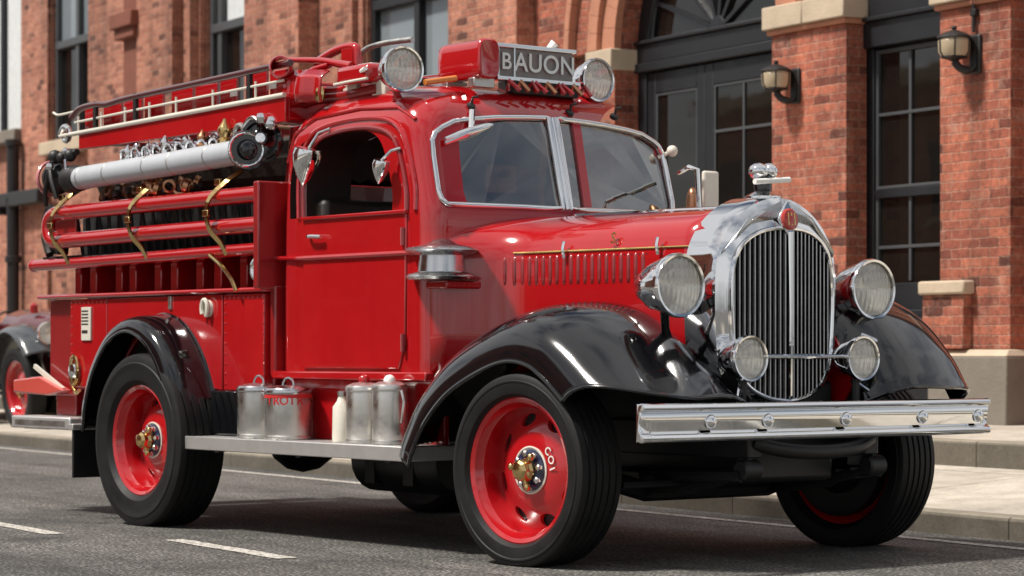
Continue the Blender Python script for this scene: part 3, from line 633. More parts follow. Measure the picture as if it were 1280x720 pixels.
def pane_outline(s):
    o = [(.030,1.925),(.030,ztop(.03))] + [(y,ztop(y)) for y in (.2,.4,.58,.70)] + [(.79,2.365),(.835,2.335),(.86,2.29),(.868,2.2),(.872,2.0),(.86,1.95),(.83,1.925)]
    return [(s*a,b) for a,b in o]
cut = MB()
for s in (-1,1): cut.prism(pane_outline(s),'x',-1.75,-.8)
SW = smooth_line([(-2.50,1.895,0),(-2.51,2.10,0),(-2.47,2.26,0),(-2.36,2.36,0),(-2.1,2.395,0),(-1.80,2.385,0),(-1.62,2.33,0),(-1.53,2.21,0),(-1.46,2.02,0),(-1.45,1.895,0)],4)
SWp = [(p.x,p.y) for p in SW]
cut.prism(SWp,'y',-1.4,1.4); cut.prism([(.62,2.0),(.62,2.3),(-.62,2.3),(-.62,2.0)],'x',-3.2,-2.5)
carve(cab, cut, 50)
cab.data.materials.append(M['leather'])
for p_ in cab.data.polygons:
    c_ = p_.center; 
    if p_.normal.dot(Vector((-2.05,0,1.75)) - c_) > .02 and cab_bvh.find_nearest(c_)[3] > .015: p_.material_index = 1
m_ = cab.modifiers.new('edge','BEVEL'); m_.width=.008; m_.segments=2; m_.limit_method='ANGLE'; m_.angle_limit=R(60)
for s in (-1,1):
    po = pane_outline(s); fine = []
    for a, b in zip(po, po[1:]+po[:1]):
        for k in range(6): fine.append((lerp(a[0],b[0],k/6), lerp(a[1],b[1],k/6)))
    ring = [on_front(y,z,.006) for y,z in fine]
    g = MB(); g.add([p - Vector((.022,0,0)) for p in ring], [tuple(range(len(ring)))]); g.build('windscreen', M['glass'], P, flat=True)
    MB().tube(ring, .0165, 10, closed=True).build('windscreen_frame', M['chrome'], P)
    MB().tube([p+Vector((.004,0,0)) for p in ring], .009, 6, closed=True).xf(Matrix.Identity(4)).build('windscreen_seal', M['rubber'], P)
    r2 = [on_side(x,z,s,.004) for x,z in SWp]
    MB().tube(r2, .016, 8).build('window_moulding', M['red_in'], P)
    big = [(-2.06+(x+2.06)*1.13, z+.055*((z-1.89)/.5)) for x,z in SWp]
    MB().tube([on_side(x,z,s,.002) for x,z in big], .017, 8).build('window_moulding', M['red'], P)
    # door panel with moulded waist line
    d = MB().prism([(-2.50,1.00),(-1.52,1.00),(-1.46,1.15),(-1.45,1.885),(-2.50,1.885)],'y',s*.968,s*.95).build('door', M['red'], P, bevel=.008)
    MB().tube(smooth_line([(-2.42,s*.975,1.78),(-2.40,s*1.0,1.78),(-2.34,s*1.005,1.78),(-2.26,s*1.0,1.775)],3), .012, 8).build('door_handle', M['chrome'], d)
    hn = MB(); [hn.tube([(-1.47,s*.974,z-.05),(-1.47,s*.974,z+.05)], .014, 8) for z in (1.15,1.75)]; hn.build('hinge', M['red_in'], d)
    MB().box(-2.515,-1.44,s*.985,s*.945,1.878,1.90).build('window_sill', M['red'], P, bevel=.006)
    MB().tube([(-2.82,s*.955,1.665),(-2.5,s*.975,1.655),(-1.45,s*.975,1.655),(-1.25,s*.955,1.655)], .014, 8).build('waist_moulding', M['red'], P)
    MB().box(-2.82,-1.24,s*.985,s*.92,.935,.985).build('cab_sill', M['red'], P, bevel=.01)
    MB().box(-2.80,-1.18,s*.90,s*.86,.575,.94).build('cab_valance', M['red'], P, bevel=.01)
    if s < 0: MB().tube([on_side(x,z,s,.006) for x,z in [(-2.73,2.24),(-2.64,2.40),(-2.45,2.49),(-2.0,2.515),(-1.6,2.49),(-1.44,2.41)]], .012, 8).build('rain_gutter', M['red'], P)
    # mirror heads beside the door window
    for (x, z, k) in ((-2.36,2.26,1.25),(-1.60,2.16,.75)):
        mh = MB().lathe([(.004,.15*k),(.035*k,.11*k),(.062*k,.05*k),(.070*k,.0),(.062*k,-.03*k),(.004,-.035*k)], o=(x,s*1.03,z), ax=(-.25,0,-1), n=24); mh.tube([(x,s*1.03,z+.02),(x+.05*k,s*.99,z+.10*k),(x+.10*k,s*.95,z+.12*k)], .010, 8)
        mh.build('wing_mirror', M['chrome'], P)
# far side mirror on a bracket
wm = MB().box(-.92,-.89,.785,.91,1.90,2.165).build('wing_mirror', M['cream'], P, bevel=.03)
MB().tube([(-1.24,.90,2.175),(-.95,.72,2.185),(-.90,.74,2.17),(-.90,.755,1.90)], .015, 8).build('mirror_arm', M['chrome'], wm)
MB().ball((-1.30,.90,2.31),.035,12).tube([(-1.30,.90,2.31),(-1.36,.84,2.27)],.012,6).build('marker_lamp', M['cream'], P)
# bulb hint of a second mirror by the pillar
MB().ball((-1.12,.90,1.98),.07,14,(.6,.5,1.5)).tube([(-1.12,.90,1.92),(-1.18,.86,1.84)],.014,6).build('wing_mirror', M['copper'], P)
# windscreen centre bar, wiper and brow fittings
MB().tube([on_front(0,z,.012) for z in (1.92,2.1,2.3,2.46)], .017, 10).build('windscreen_post', M['chrome'], P)
for s, y0, y1 in ((-1,-.80,-.46),):
    w = MB().tube([on_front(y,2.395-.10*(1-(y-y0)/(y1-y0)),.035) for y in (y0,-.7,-.6,-.5,y1)], [.012,.024,.03,.022,.010], 10)
    w.tube([on_front(-.62,2.36,.045), on_front(-.57,2.47,.02)], .018, 8); w.tube([on_front(-.80,2.27,.03), on_front(-.66,2.33,.045)], [.010,.024], 8); w.build('wiper', M['chrome'], P)
for y in (-.55,.16,.52):
    p = on_front(y,2.50,.0); k = MB().lathe([(.026,-.01),(.026,.012),(.012,.02),(.001,.02)], o=p, ax=(.6,0,.8), n=14); k.tube([p, p+Vector((.02,.0,.05)), p+Vector((.03,.03,.055))], .008, 6); k.build('roof_stud', M['iron'], P)
# interior
it = MB().box(-2.55,-2.0,-.8,.8,1.35,1.55).box(-2.68,-2.52,-.8,.8,1.5,2.02); it.build('bench_seat', M['leather'], P, bevel=.04)
it = MB().tube([(-1.55+.06*math.sin(R(a)), -.42+.20*math.cos(R(a)), 1.83+.19*math.sin(R(a))) for a in range(0,360,15)], .014, 8, closed=True); it.tube([(-1.50,-.42,1.82),(-1.25,-.42,1.5)], .02, 8); it.tube([(-1.55,-.60,1.83),(-1.52,-.42,1.83),(-1.55,-.24,1.83)], .01, 6); it.build('steering_wheel', M['leather'], P)
MB().box(-1.34,-1.27,-.86,.86,1.5,1.90).build('dashboard', M['leather'], P, bevel=.02)
# ---- hood (bonnet)
def hood_sec(x):
    t = (x+1.27)/(.50+1.27); w = lerp(.60,.435,t) + .33*max(0,1-(x+1.27)/.42)**2.2
    zt = lerp(1.875,1.862,t)
    pts = [(w,.95),(w,1.2),(w,1.45),(w,1.60),(w-.004,1.645),(w-.018,1.68),(w*.93,1.735),(w*.80,1.79),(w*.6,1.83),(w*.35,zt-.012),(w*.12,zt-.002),(0,zt+.004)]
    return [(x,-a,b) for a,b in pts] + [(x,a,b) for a,b in reversed(pts[:-1])]
xs = [-1.27,-1.22,-1.15,-1.05,-.95,-.85,-.7,-.5,-.2,.1,.3,.45]
hood = MB().sheet([hood_sec(x) for x in xs]).build('hood', M['red'], P, ang=40, solid=.01)
def hood_w(x): return -hood_sec(x)[0][1]
for s in (-1,1):
    MB().tube([(x,s*(hood_w(x)+.004),1.648) for x in xs[4:]], .006, 8).build('hood_trim', M['gold'] if s < 0 else M['chrome'], hood)
    lv = MB()
    for k in range(20):
        x = -1.0+.054*k; w = hood_w(x)
        lv.lathe([(.002,-.085),(.013,-.075),(.017,-.05),(.017,.05),(.013,.075),(.002,.085)], o=(x,s*(w-.003),1.545), ax=(0,0,1), n=8)
    lv.build('louvre', M['red_in'], hood)
    ls = MB()
    for k in range(20):
        x = -.98+.054*k; ls.box(x-.008,x+.010,s*(hood_w(x)+.0035),s*(hood_w(x)-.004),1.47,1.62)
    ls.build('louvre_slot', M['blackgap'], hood)
    MB().box(-1.075,-1.068,s*(hood_w(-1.07)+.004),s*(hood_w(-1.07)-.01),.98,1.64).build('hood_seam', M['blackgap'], hood)
    for x in (-.55,.15): MB().tube([(x,s*(hood_w(x)+.02),1.70),(x,s*(hood_w(x)+.03),1.66),(x,s*(hood_w(x)+.02),1.61)], .010, 8).build('hood_latch', M['chrome'], hood)
MB().tube([(x,0,hood_sec(x)[11][2]+.004) for x in xs], .011, 8).build('hood_hinge', M['chrome'], hood)
words('lettering','S',.085,.002,M['gold'],hood, Matrix.Translation((-.19,-hood_w(-.19)-.006,1.705)) @ Matrix.Rotation(R(80),4,'X'))
for s in (-1,1):
    c = MB().box(-1.27,-.55,s*.46,s*.62,.60,.98); c.build('cowl_skirt', M['black'], P, bevel=.01)
# nose panels between hood side and radiator shell
for s in (-1,1):
    MB().prism([(.30,1.02),(.545,1.02),(.52,1.25),(.47,1.62),(.30,1.64)],'y',s*.44,s*.425).build('nose_panel', M['red'], P, bevel=.004)

# ---- radiator shell, grille
OUT = smooth_line([(0,1.915,0),(.11,1.90,0),(.235,1.845,0),(.345,1.755,0),(.42,1.63,0),(.445,1.46,0),(.44,1.2,0),(.415,1.0,0),(.33,.885,0),(.17,.825,0),(0,.80,0)],5)
INN = smooth_line([(0,1.735,0),(.10,1.73,0),(.20,1.705,0),(.285,1.65,0),(.34,1.56,0),(.358,1.4,0),(.35,1.2,0),(.325,1.03,0),(.25,.925,0),(.13,.868,0),(0,.85,0)],5)
def full(L): return [(p.x,p.y) for p in L] + [(-p.x,p.y) for p in reversed(L[1:-1])]
FO, FI = full(OUT), full(INN)
def V(y): return .055*(1-min(1,abs(y)/.40))
def ringx(L, x, k=1.0, v=0.0): return [(x+v*V(y), y*k, 1.35+(z-1.35)*k) for y,z in L]
mid = [(lerp(a[0],b[0],.55), lerp(a[1],b[1],.55)) for a,b in zip(FO,FI)]
mid2 = [(lerp(a[0],b[0],.86), lerp(a[1],b[1],.86)) for a,b in zip(FO,FI)]
rows = [ringx(FO,.37), ringx(FO,.50), ringx(FO,.555,.995), ringx(FO,.595,.975,.4), ringx(mid,.612,1,.8), ringx(mid2,.618,1,1), ringx(FI,.622,1.012,1), ringx(FI,.610,1.0,1), ringx(FI,.54,1.0,1)]
sh = MB().sheet(rows, True).build('radiator_shell', M['chrome'], P, ang=30); sh.location = (0,-.055,0)
MB().tube([(.635+V(y),y*1.015,1.35+(z-1.35)*1.015) for y,z in FI], .012, 8, closed=True).build('grille_surround', M['chrome'], sh)
MB().add([(.545,y,z) for y,z in FI],[tuple(range(len(FI)))]).build('radiator_core', M['blackgap'], sh, flat=True)
def inner_z(y):
    ys = [(p.x,p.y) for p in INN]; top = bot = None
    for (y0,z0),(y1,z1) in zip(ys, ys[1:]):
        if min(y0,y1) <= abs(y) <= max(y0,y1) and abs(y1-y0) > 1e-6:
            z = lerp(z0,z1,(abs(y)-y0)/(y1-y0))
            if z > 1.3: top = z if top is None else min(top,z)
            else: bot = z if bot is None else max(bot,z)
    return bot, top
gb = MB()
nb = 22
for k in range(nb):
    y = -.335 + .67*k/(nb-1); b_, t_ = inner_z(y)
    if b_ is None or t_ is None: continue
    zz = [lerp(b_-.005,t_+.005,i/14) for i in range(15)]
    w = .0065
    rowsb = [[(.606+V(y), y-w, z),(.625+V(y), y-w*.4, z),(.628+V(y), y+w*.3, z),(.610+V(y), y+w, z),(.585+V(y),y,z)] for z in zz]
    gb.sheet(rowsb, True)
gb.build('grille_bar', M['grille'], sh, ang=25)
MB().tube([(.645+V(0),0,1.72),(.650+V(0),0,1.3),(.645+V(0),0,.87)], [.016,.012,.012], 8).build('grille_spine', M['chrome'], sh)
gr = MB().tube([(.655+V(y),y,1.075) for y in (-.36,-.2,0,.2,.33)], .012, 8).build('grille_crossbar', M['chrome'], sh)
# badge
bg = MB().prism([(.0,.105),(.075,.0),(.0,-.105),(-.075,.0)],'x',0,.02).xf(Matrix.Translation((.668,0,1.785)) @ Matrix.Rotation(R(-8),4,'Y')).build('badge', M['chrome'], sh, bevel=.008)
MB().lathe([(.058,0),(.058,.012),(.05,.02),(.001,.026)], o=(.685,0,1.785), ax=(1,0,.14), n=28).build('enamel_disc', M['badge'], bg)
q = MB(); [q.bar((.710,y,1.755),(.703,y,1.82),.008,.004,up=(1,0,0)) for y in (-.022,0,.022)]; q.build('badge_emblem', M['gold'], bg)
for s in (-1,1):   # bright brow over the grille
    MB().sheet([[(.600,s*.40,1.60),(.625,s*.39,1.63)],[(.640,s*.22,1.765),(.630,s*.22,1.80)],[(.675,s*.03,1.80),(.655,s*.03,1.88)]]).build('shell_brow', M['steel'], sh, solid=.012)
# radiator cap mascot
cp = MB().lathe([(.10,0),(.10,.018),(.075,.03),(.045,.045),(.04,.075),(.048,.085),(.001,.09)], o=(.49,0,1.895), ax=(0,0,1), n=28).build('radiator_cap', M['chrome'], sh)
o_ = MB().tube([(.545,-.11,1.985),(.545,.14,2.005)], .015, 10).build('cap_bar', M['white'], cp)
o_ = MB().ball((.49,-.03,2.045),.05,14,(1.1,1.1,.9)); o_.ball((.49,.045,2.045),.05,14,(1.1,.8,.95)); o_.build('cap_mascot', M['chrome'], cp)
MB().lathe([(.045,0),(.05,.05),(.04,.09)], o=(.49,.0,1.93), ax=(0,0,1), n=20).build('cap_stem', M['black'], cp)

# ---- lamps
for s in (-1,1):
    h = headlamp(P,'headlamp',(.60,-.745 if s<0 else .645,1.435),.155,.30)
    MB().tube([(.50,s*.70-.05,1.33),(.44,s*.66-.03,1.22),(.38,s*.62,1.14)], [.026,.022,.035], 10).build('lamp_post', M['black'], P)
    MB().bar((.50,s*.62,1.36),(.46,s*.43,1.30),.05,.06).build('lamp_bracket', M['black'], P)
    MB().ball((.46,s*.70-.05,1.375),.075,12,(1.5,.9,.9)).build('lamp_housing', M['black'], P)
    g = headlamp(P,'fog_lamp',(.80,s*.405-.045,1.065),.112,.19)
    MB().tube([(.76,s*.405-.045,.96),(.76,s*.405-.045,.82)], .022, 8).build('lamp_post', M['iron'], P)
    MB().tube([(.74,s*.40-.045,.95),(.80,s*.52,.84),(.86,s*.60,.79)], .014, 8).build('lamp_stay', M['chrome'], P)
    if s > 0:
        MB().lathe([(.02,-.25),(.025,-.1),(.04,0),(.075,.07),(.078,.075)], o=(.52,s*.60,1.22), ax=(1,0,-.1), n=20).build('horn', M['black'], P, solid=.004)
        MB().tube([(.66,s*.50,1.19),(.70,s*.56,1.16),(.71,s*.62,1.12)],.016,8).build('horn_bracket', M['chrome'], P)
MB().tube([(.80,-.37,1.075),(.82,0,1.075),(.80,.28,1.075)], .011, 8).build('lamp_bar', M['chrome'], P)

# ---- bumper: three-ribbed chrome channel
prof = [(.0,.845),(.018,.848),(.036,.840),(.042,.826),(.034,.812),(.018,.806),(.022,.797),(.015,.755),(.008,.713),(.018,.702),(.034,.694),(.042,.680),(.036,.664),(.018,.656),(.0,.660)]
ys = [-1.275,-1.27,-1.2,-.9,-.5,0,.5,.9,1.15,1.21,1.215]
rows = [[(.90+.03*(1-(y/1.275)**2)+(a if -1.272<y<1.213 else a*.5), y, b if -1.272<y<1.213 else .752+(b-.752)*.93) for a,b in prof] + [(.89+.03*(1-(y/1.275)**2), y, .66),(.89+.03*(1-(y/1.275)**2), y, .845)] for y in ys]
bm_ = MB().sheet(rows, True); n_ = len(rows[0]); bm_.f.append(tuple(range(n_))); bm_.f.append(tuple((len(rows)-1)*n_+k for k in range(n_)))
bp = bm_.build('bumper', M['chrome'], P, ang=50)
for y in (-.83,-.45,.10,.68,1.13):
    MB().lathe([(.036,0),(.036,.006),(.030,.016),(.016,.023),(.001,.025)], o=(.915+.03*(1-(y/1.275)**2),y,.755), ax=(1,0,0), n=24).build('bumper_bolt', M['chrome'], bp)
c = MB()
for s in (-1,1): c.bar((.5,s*.42,.66),(.895,s*.55,.74),.06,.09); c.bar((.6,s*.42,.70),(.875,s*.9,.76),.04,.07)
c.build('bumper_bracket', M['frame'], P)
c = MB().box(.55,.86,-.62,.62,.77,.82); c.build('front_valance', M['black'], P, bevel=.02)

# ---- roof equipment
for x, y, z in ((-1.58,-.90,2.705),(-1.50,.47,2.725)):
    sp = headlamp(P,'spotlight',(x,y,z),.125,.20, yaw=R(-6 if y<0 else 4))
    MB().tube([(x-.07,y,z-.10),(x-.10,y*.92,2.50)], .022, 8).build('lamp_post', M['red'], P)
    MB().lathe([(.06,0),(.06,.015),(.03,.03)], o=(x-.10,y*.92,2.53), n=16).build('lamp_foot', M['red'], P)
sec = [(.074*math.copysign(abs(math.cos(R(a)))**.55,math.cos(R(a))), .112*math.copysign(abs(math.sin(R(a)))**.55,math.sin(R(a)))) for a in range(0,360,15)]
rows = [[(x, -.425+a*k, 2.782+b*k) for a,b in sec] for x,k in ((-1.80,.80),(-1.785,.95),(-1.74,1.0),(-1.44,1.0),(-1.405,1.04),(-1.39,1.04),(-1.38,.94),(-1.385,.90))]
bx = MB().sheet(rows, True); n_=24; bx.f.append(tuple(range(n_))); bx.f.append(tuple((len(rows)-1)*n_+k for k in range(n_)))
bo = bx.build('siren_box', M['red'], P, ang=60)
MB().tube([(-1.78,-.45,2.72),(-1.80,-.60,2.70)], .008, 6).build('cable', M['chrome'], bo)
for x in (-1.72,-1.46): MB().box(x-.03,x+.03,-.50,-.35,2.62,2.675).build('box_foot', M['dullsteel'], P, bevel=.006)
SGM = Matrix.Translation((.02,-.085,.020))
sg = MB().box(-1.545,-1.485,-.225,.345,2.665,2.855).build('roof_sign', M['iron'], P, bevel=.008)
for z in (2.855,2.665): MB().box(-1.55,-1.46,-.235,.355 if z > 2.7 else .385,z-.012,z+.012).build('sign_rail', M['chrome'], sg, bevel=.004)
MB().box(-1.50,-1.462,-.235,-.222,2.67,2.85).box(-1.50,-1.462,-.115,-.105,2.67,2.85).build('sign_divider', M['chrome'], sg)
MB().box(-1.488,-1.4805,-.222,.340,2.680,2.842).build('sign_panel', plain('sign_grey', (.20,.19,.18), .35, bmp=0), sg)
RX = Matrix.Rotation(R(90),4,'Z') @ Matrix.Rotation(R(90),4,'X')
words('lettering','B',.135,.010,M['pewter'],sg, Matrix.Translation((-1.474,-.168,2.760)) @ RX)
words('lettering','AUON',.150,.010,M['pewter'],sg, Matrix.Translation((-1.474,.118,2.760)) @ RX, space=1.05)
MB().tube([(-1.52,.19,2.86),(-1.50,.22,2.90)], [.02,.028], 8).build('sign_knob', M['white'], sg)
for o_ in [sg]: o_.matrix_local = SGM
sb = MB().box(-1.60,-1.44,-.20,.29,2.60,2.685).build('sign_base', M['iron'], P, bevel=.01)
for k in range(9):
    y = -.24+.066*k; MB().tube([(-1.45,y,2.62),(-1.41,y+.02*(k%3-1),2.668),(-1.37,y+.03,2.61)], .015, 6).build('sign_clamp', M[('red','copper','red_in')[k%3]], P)
MB().tube([(-1.50,-.80,2.63),(-1.50,-.58,2.668)], .018, 10).build('marker_light', M['amber'], P)

# ---- siren on the cowl beside the hood
si = MB().lathe([(.005,-.10),(.19,-.10),(.205,-.085),(.19,-.07),(.135,-.055),(.125,.035),(.19,.05),(.21,.062),(.19,.078),(.10,.095),(.04,.125),(.003,.13)], o=(-1.20,-.90,1.60), ax=(0,0,1), n=36).build('siren', M['steel'], P, ang=30)
MB().box(-1.30,-1.10,-.94,-.55,1.45,1.495).build('siren_bracket', M['red'], P, bevel=.01)
# hose outlet behind the cab
ou = MB().lathe([(.001,.02),(.045,.02),(.05,.0),(.085,.0),(.09,.02),(.09,-.10)], o=(-2.90,-.99,1.60), ax=(.45,-.9,0), n=28).build('pump_outlet', M['black'], P)
MB().lathe([(.06,.02),(.075,.028),(.088,.02)], o=(-2.90,-.99,1.60), ax=(.45,-.9,0), n=28).build('outlet_rim', M['chrome'], ou)
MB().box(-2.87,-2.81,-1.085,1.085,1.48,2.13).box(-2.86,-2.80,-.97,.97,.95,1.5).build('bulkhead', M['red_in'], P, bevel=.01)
# ------------------------------------------------------------------ things carried by the truck (their own top-level objects)
TM = Matrix.Rotation(R(8),4,'Z')
def on_truck(name, label, cat, loc, group=None):
    """an Empty at a truck-frame position"""
    p = TM @ Vector(loc); return empty(name, p, R(8), label, cat, group)

# grey suction hose in its tray
h = on_truck('suction_hose','long grey suction hose with black end couplings lying along the side above the red tubes','hose',(-4.1,-1.02,2.30))
MB().tube([(-1.08,0,-.03),(0,0,-.005),(1.03,0,.025)], .077, 24).build('hose_body', M['hose'], h)
j = MB(); [j.lathe([(.078,-.006),(.0805,-.003),(.0805,.003),(.078,.006)], o=(x,0,-.004+x*.026), ax=(1,0,.026), n=24, closed=True) for x in (-.98,-.62,-.1,.22,.66)]; j.build('hose_band', M['dullsteel'], h)
j = MB().lathe([(.085,-.10),(.095,-.08),(.095,-.02),(.088,.0),(.088,.05),(.08,.06)], o=(-1.10,0,-.03), ax=(1,0,.02), n=24, closed=False); j.build('coupling', M['iron'], h)
j = MB(); [j.lathe([(.12,-.02),(.125,0),(.12,.02)], o=(x,0,.03), ax=(1,-.35,.0), n=28) for x in (1.07,)]; j.lathe([(.001,.05),(.045,.045),(.06,.02),(.065,0)], o=(1.09,-.015,.03), ax=(1,-.35,0), n=24); j.build('coupling', M['black'], h)
MB().tube([(1.085+.10*math.cos(a)*.33, -.02+.10*math.cos(a), .03+.10*math.sin(a)) for a in [R(20*k) for k in range(18)]], .009, 6, closed=True).build('coupling_ring', M['chrome'], h)

# big end coupling with levers at the tail
g = on_truck('hose_coupling','black ribbed coupling with pink rimmed open end hanging at the tail of the truck','hose coupling',(-5.45,-1.0,2.30))
MB().lathe([(.05,-.06),(.10,-.05),(.115,-.01),(.10,.0),(.09,.04),(.10,.06),(.07,.10),(.07,.20)], o=(-.05,0,-.01), ax=(1,.15,-.02), n=24).build('coupling_body', M['iron'], g)
MB().lathe([(.105,-.012),(.12,-.012),(.125,.0),(.12,.014),(.105,.012)], o=(-.13,-.01,-.01), ax=(1,.15,0), n=30, closed=True).build('end_ring', paint('faded_pink_paint',(.55,.16,.16),.4), g)
l = MB(); l.tube([(.0,-.09,.07),(.08,-.12,-.03),(.12,-.10,-.16)],.018,8); l.tube([(.02,-.10,.05),(-.03,-.11,-.10),(-.07,-.08,-.2)],.016,8); l.tube([(.05,-.02,.10),(.14,-.03,.16),(.26,-.02,.15)],.024,8); l.ball((.10,-.05,.12),.04,10); l.ball((.2,-.04,.13),.045,10); l.ball((.02,-.06,.13),.05,10); l.build('lever', M['iron'], g)
l = MB(); l.ball((.02,-.10,.06),.03,8); l.ball((.17,-.06,.16),.026,8); l.tube([(.20,-.08,.10),(.24,-.09,-.06)],.012,6); l.build('bright_fitting', M['chrome'], g)

# small fittings crammed between hose and rack
def nozzle(x, y, z, m, k, label):
    o = on_truck('hose_nozzle', label, 'hose nozzle', (x,y,z), 'hose fittings stowed under the rack')
    MB().lathe([(.035*k,-.09*k),(.05*k,-.08*k),(.05*k,-.03*k),(.03*k,-.015*k),(.034*k,.0),(.046*k,.03*k),(.040*k,.05*k),(.014*k,.085*k),(.012*k,.10*k),(.002,.105*k)], n=18).build('nozzle_tip', M[m], o)
    MB().lathe([(.05*k,-.02*k),(.055*k,0),(.05*k,.02*k)], o=(0,0,-.10*k), n=18).build('nozzle_collar', M['brass' if m == 'brass' else 'chrome'], o)
nozzle(-3.36,-.98,2.445,'brass',1.0,'brass pointed nozzle standing under the rack beside the black reel')
for i, (x, z, m, lab) in enumerate([(-4.62,2.405,'chrome','bright nozzle nearest the red rack support'),(-4.40,2.415,'chrome','bright nozzle second along behind the suction hose'),(-4.14,2.435,'chrome','bright nozzle in the middle of the row above the hose'),(-3.92,2.44,'chrome','bright nozzle right of the middle above the hose'),(-3.68,2.44,'copper','copper coloured nozzle left of the brass one')]):
    nozzle(x,-.95+.03*(i%2),z-.012,m,.72,lab)
cl = on_truck('valve_cluster','cluster of small chrome and copper valves above the grey hose','valves',(-4.2,-.86,2.40))
for k in range(34):
    x = -.55+.04*k+random.uniform(-.02,.02); MB().ball((x,random.uniform(-.08,.06),random.uniform(-.05,.07)), random.uniform(.018,.036), 10).build('valve_body', M['chrome'], cl)
for k in range(9):
    x = -.5+.14*k; MB().tube(smooth_line([(x,-.09,-.04),(x+.03,-.11,.02),(x+.07,-.10,.03),(x+.10,-.09,-.02)],4), .012, 8).build('valve_lever', M['chrome'], cl)
c = MB()
for k in range(24):
    x = -.6+.055*k; c.tube([(x,random.uniform(-.06,.06),-.09),(x+random.uniform(-.05,.05),0,random.uniform(-.02,.07))], .013, 6)
c.build('valve_pipe', M['iron'], cl)
for k in range(9): MB().ball((-.5+.13*k,-.05,-.03),.024,8).build('valve_cap', M['copper'], cl)
for k, (x, lab) in enumerate([(-4.75,'dark coil of brown fittings under the left end of the grey hose'),(-4.1,'heap of copper couplings under the middle of the grey hose')]):
    o = on_truck('coupling_heap', lab, 'couplings', (x,-.90,2.14), None)
    [MB().lathe([(.03,-.02),(.045,-.015),(.045,.015),(.03,.02)], o=(random.uniform(-.25,.3),random.uniform(-.1,.06),random.uniform(0,.05)), ax=(random.uniform(-1,1),-1,random.uniform(-.4,.8)), n=14, closed=True).build('coupling_ring', M['wood' if k == 0 else 'copper'], o) for q in range(16)]
    for q in range(12): MB().ball((random.uniform(-.25,.3),random.uniform(-.06,.06),random.uniform(0,.04)), .03, 8).build('cap_nut', M['iron'], o)
rl = on_truck('hose_reel','round black hose reel with bright hub beside the cab','hose reel',(-3.02,-.93,2.40))
MB().lathe([(.001,.05),(.04,.048),(.055,.03),(.09,.02),(.105,.035),(.125,.03),(.13,.0),(.125,-.03),(.09,-.04),(.09,-.10),(.13,-.11),(.13,-.13),(.001,-.13)], ax=(.8,-.6,.05), n=36).build('reel_drum', M['black'], rl)
MB().lathe([(.001,.068),(.03,.065),(.038,.045)], ax=(.8,-.6,.05), n=24).build('reel_hub', M['chrome'], rl)
q = MB(); q.tube([(-.20+.055*math.cos(R(a)), -.03, .045+.055*math.sin(R(a))) for a in range(0,330,22)], .016, 8); q.tube(smooth_line([(-.14,-.03,.05),(-.10,-.05,.10),(-.02,-.05,.13),(.04,-.04,.10)],4), .014, 8); q.build('reel_pipe', M['dullsteel'], rl)
q = MB(); [q.ball((.10+.05*math.cos(k*2.1),-.02+.03*math.sin(k),.10+.03*math.sin(k*1.7)),.034,8) for k in range(7)]; q.build('reel_valve', M['chrome'], rl)
ld = on_truck('roof_ladder','red wooden ladder lying flat in the roof rack','ladder',(-4.0,0,2.62))
r_ = MB()
for s in (-1,1): r_.bar((-1.35,s*.26,-.03),(1.2,s*.26,.03),.04,.08)
r_.build('ladder_rail', M['red_in'], ld, bevel=.006)
q = MB(); [q.tube([(x,-.26,x*.023),(x,.26,x*.023)], .016, 8) for x in [-1.25+.3*k for k in range(9)]]; q.build('rung', M['wood'], ld)

# canisters on the running board
def canister(x, y, r, hgt, m, label, name='canister', lidm='steel', handle=True, txt=None, band=None):
    o = on_truck(name, label, 'canister', (x,y,.582), 'canisters on the running board')
    MB().lathe([(.001,0),(r*.97,0),(r,.008),(r,hgt*.80),(r*.99,hgt*.82)], n=36).build('drum', M[m], o, ang=40)
    MB().lathe([(r*1.03,hgt*.80),(r*1.04,hgt*.815),(r*1.04,hgt*.86),(r*.98,hgt*.90),(r*.6,hgt*.945),(r*.2,hgt*.955),(.001,hgt*.955)], n=36).build('lid', M[lidm], o, ang=40)
    MB().lathe([(r*1.0,0),(r*1.02,.006),(r*1.02,.018),(r,.024)], n=36, cap=False).build('base_rim', M['dullsteel'], o)
    if handle:
        MB().tube([(r*.42*math.cos(R(a)),0,hgt*.95+.045*math.sin(R(a))) for a in range(0,181,20)], .007, 8).build('handle', M['steel'], o)
    if band: 
        b = MB().lathe([(r*1.006,band[0]*hgt),(r*1.008,band[0]*hgt+.002),(r*1.008,band[1]*hgt),(r*1.006,band[1]*hgt+.002)], n=36, cap=False).build('label_band', M[band[2]], o)
    if txt:
        L = len(txt)
        for i, ch in enumerate(txt):
            a = R(-44 + (i-(L-1)/2)*20)
            words('lettering', ch, .070, .001, M['text_red'], o, Matrix.Translation((math.cos(a)*(r*1.012), math.sin(a)*(r*1.012), hgt*.68)) @ Matrix.Rotation(a+R(90),4,'Z') @ Matrix.Rotation(R(90),4,'X'))
    return o
canister(-2.84,-1.06,.130,.345,'dullsteel','plain silver canister leftmost on the running board')
canister(-2.50,-1.07,.140,.335,'dullsteel','silver canister with a red lettered label','canister','steel',True,'IROIR',(.73,.79,'text_red'))
o = on_truck('slim_flask','slim cream flask left of the pale metal pots','flask',(-1.95,-1.06,.582),None)
MB().lathe([(.001,0),(.055,0),(.058,.02),(.055,.2),(.03,.235),(.022,.26),(.022,.275),(.001,.275)], n=24).build('flask_body', M['cream'], o)
MB().lathe([(.026,.262),(.027,.29),(.001,.292)], n=18).build('stopper', M['dullsteel'], o)
canister(-1.74,-1.05,.105,.36,'pewter','pale metal pot with a red knob on its lid beside the slim flask','pot','pewter',False)
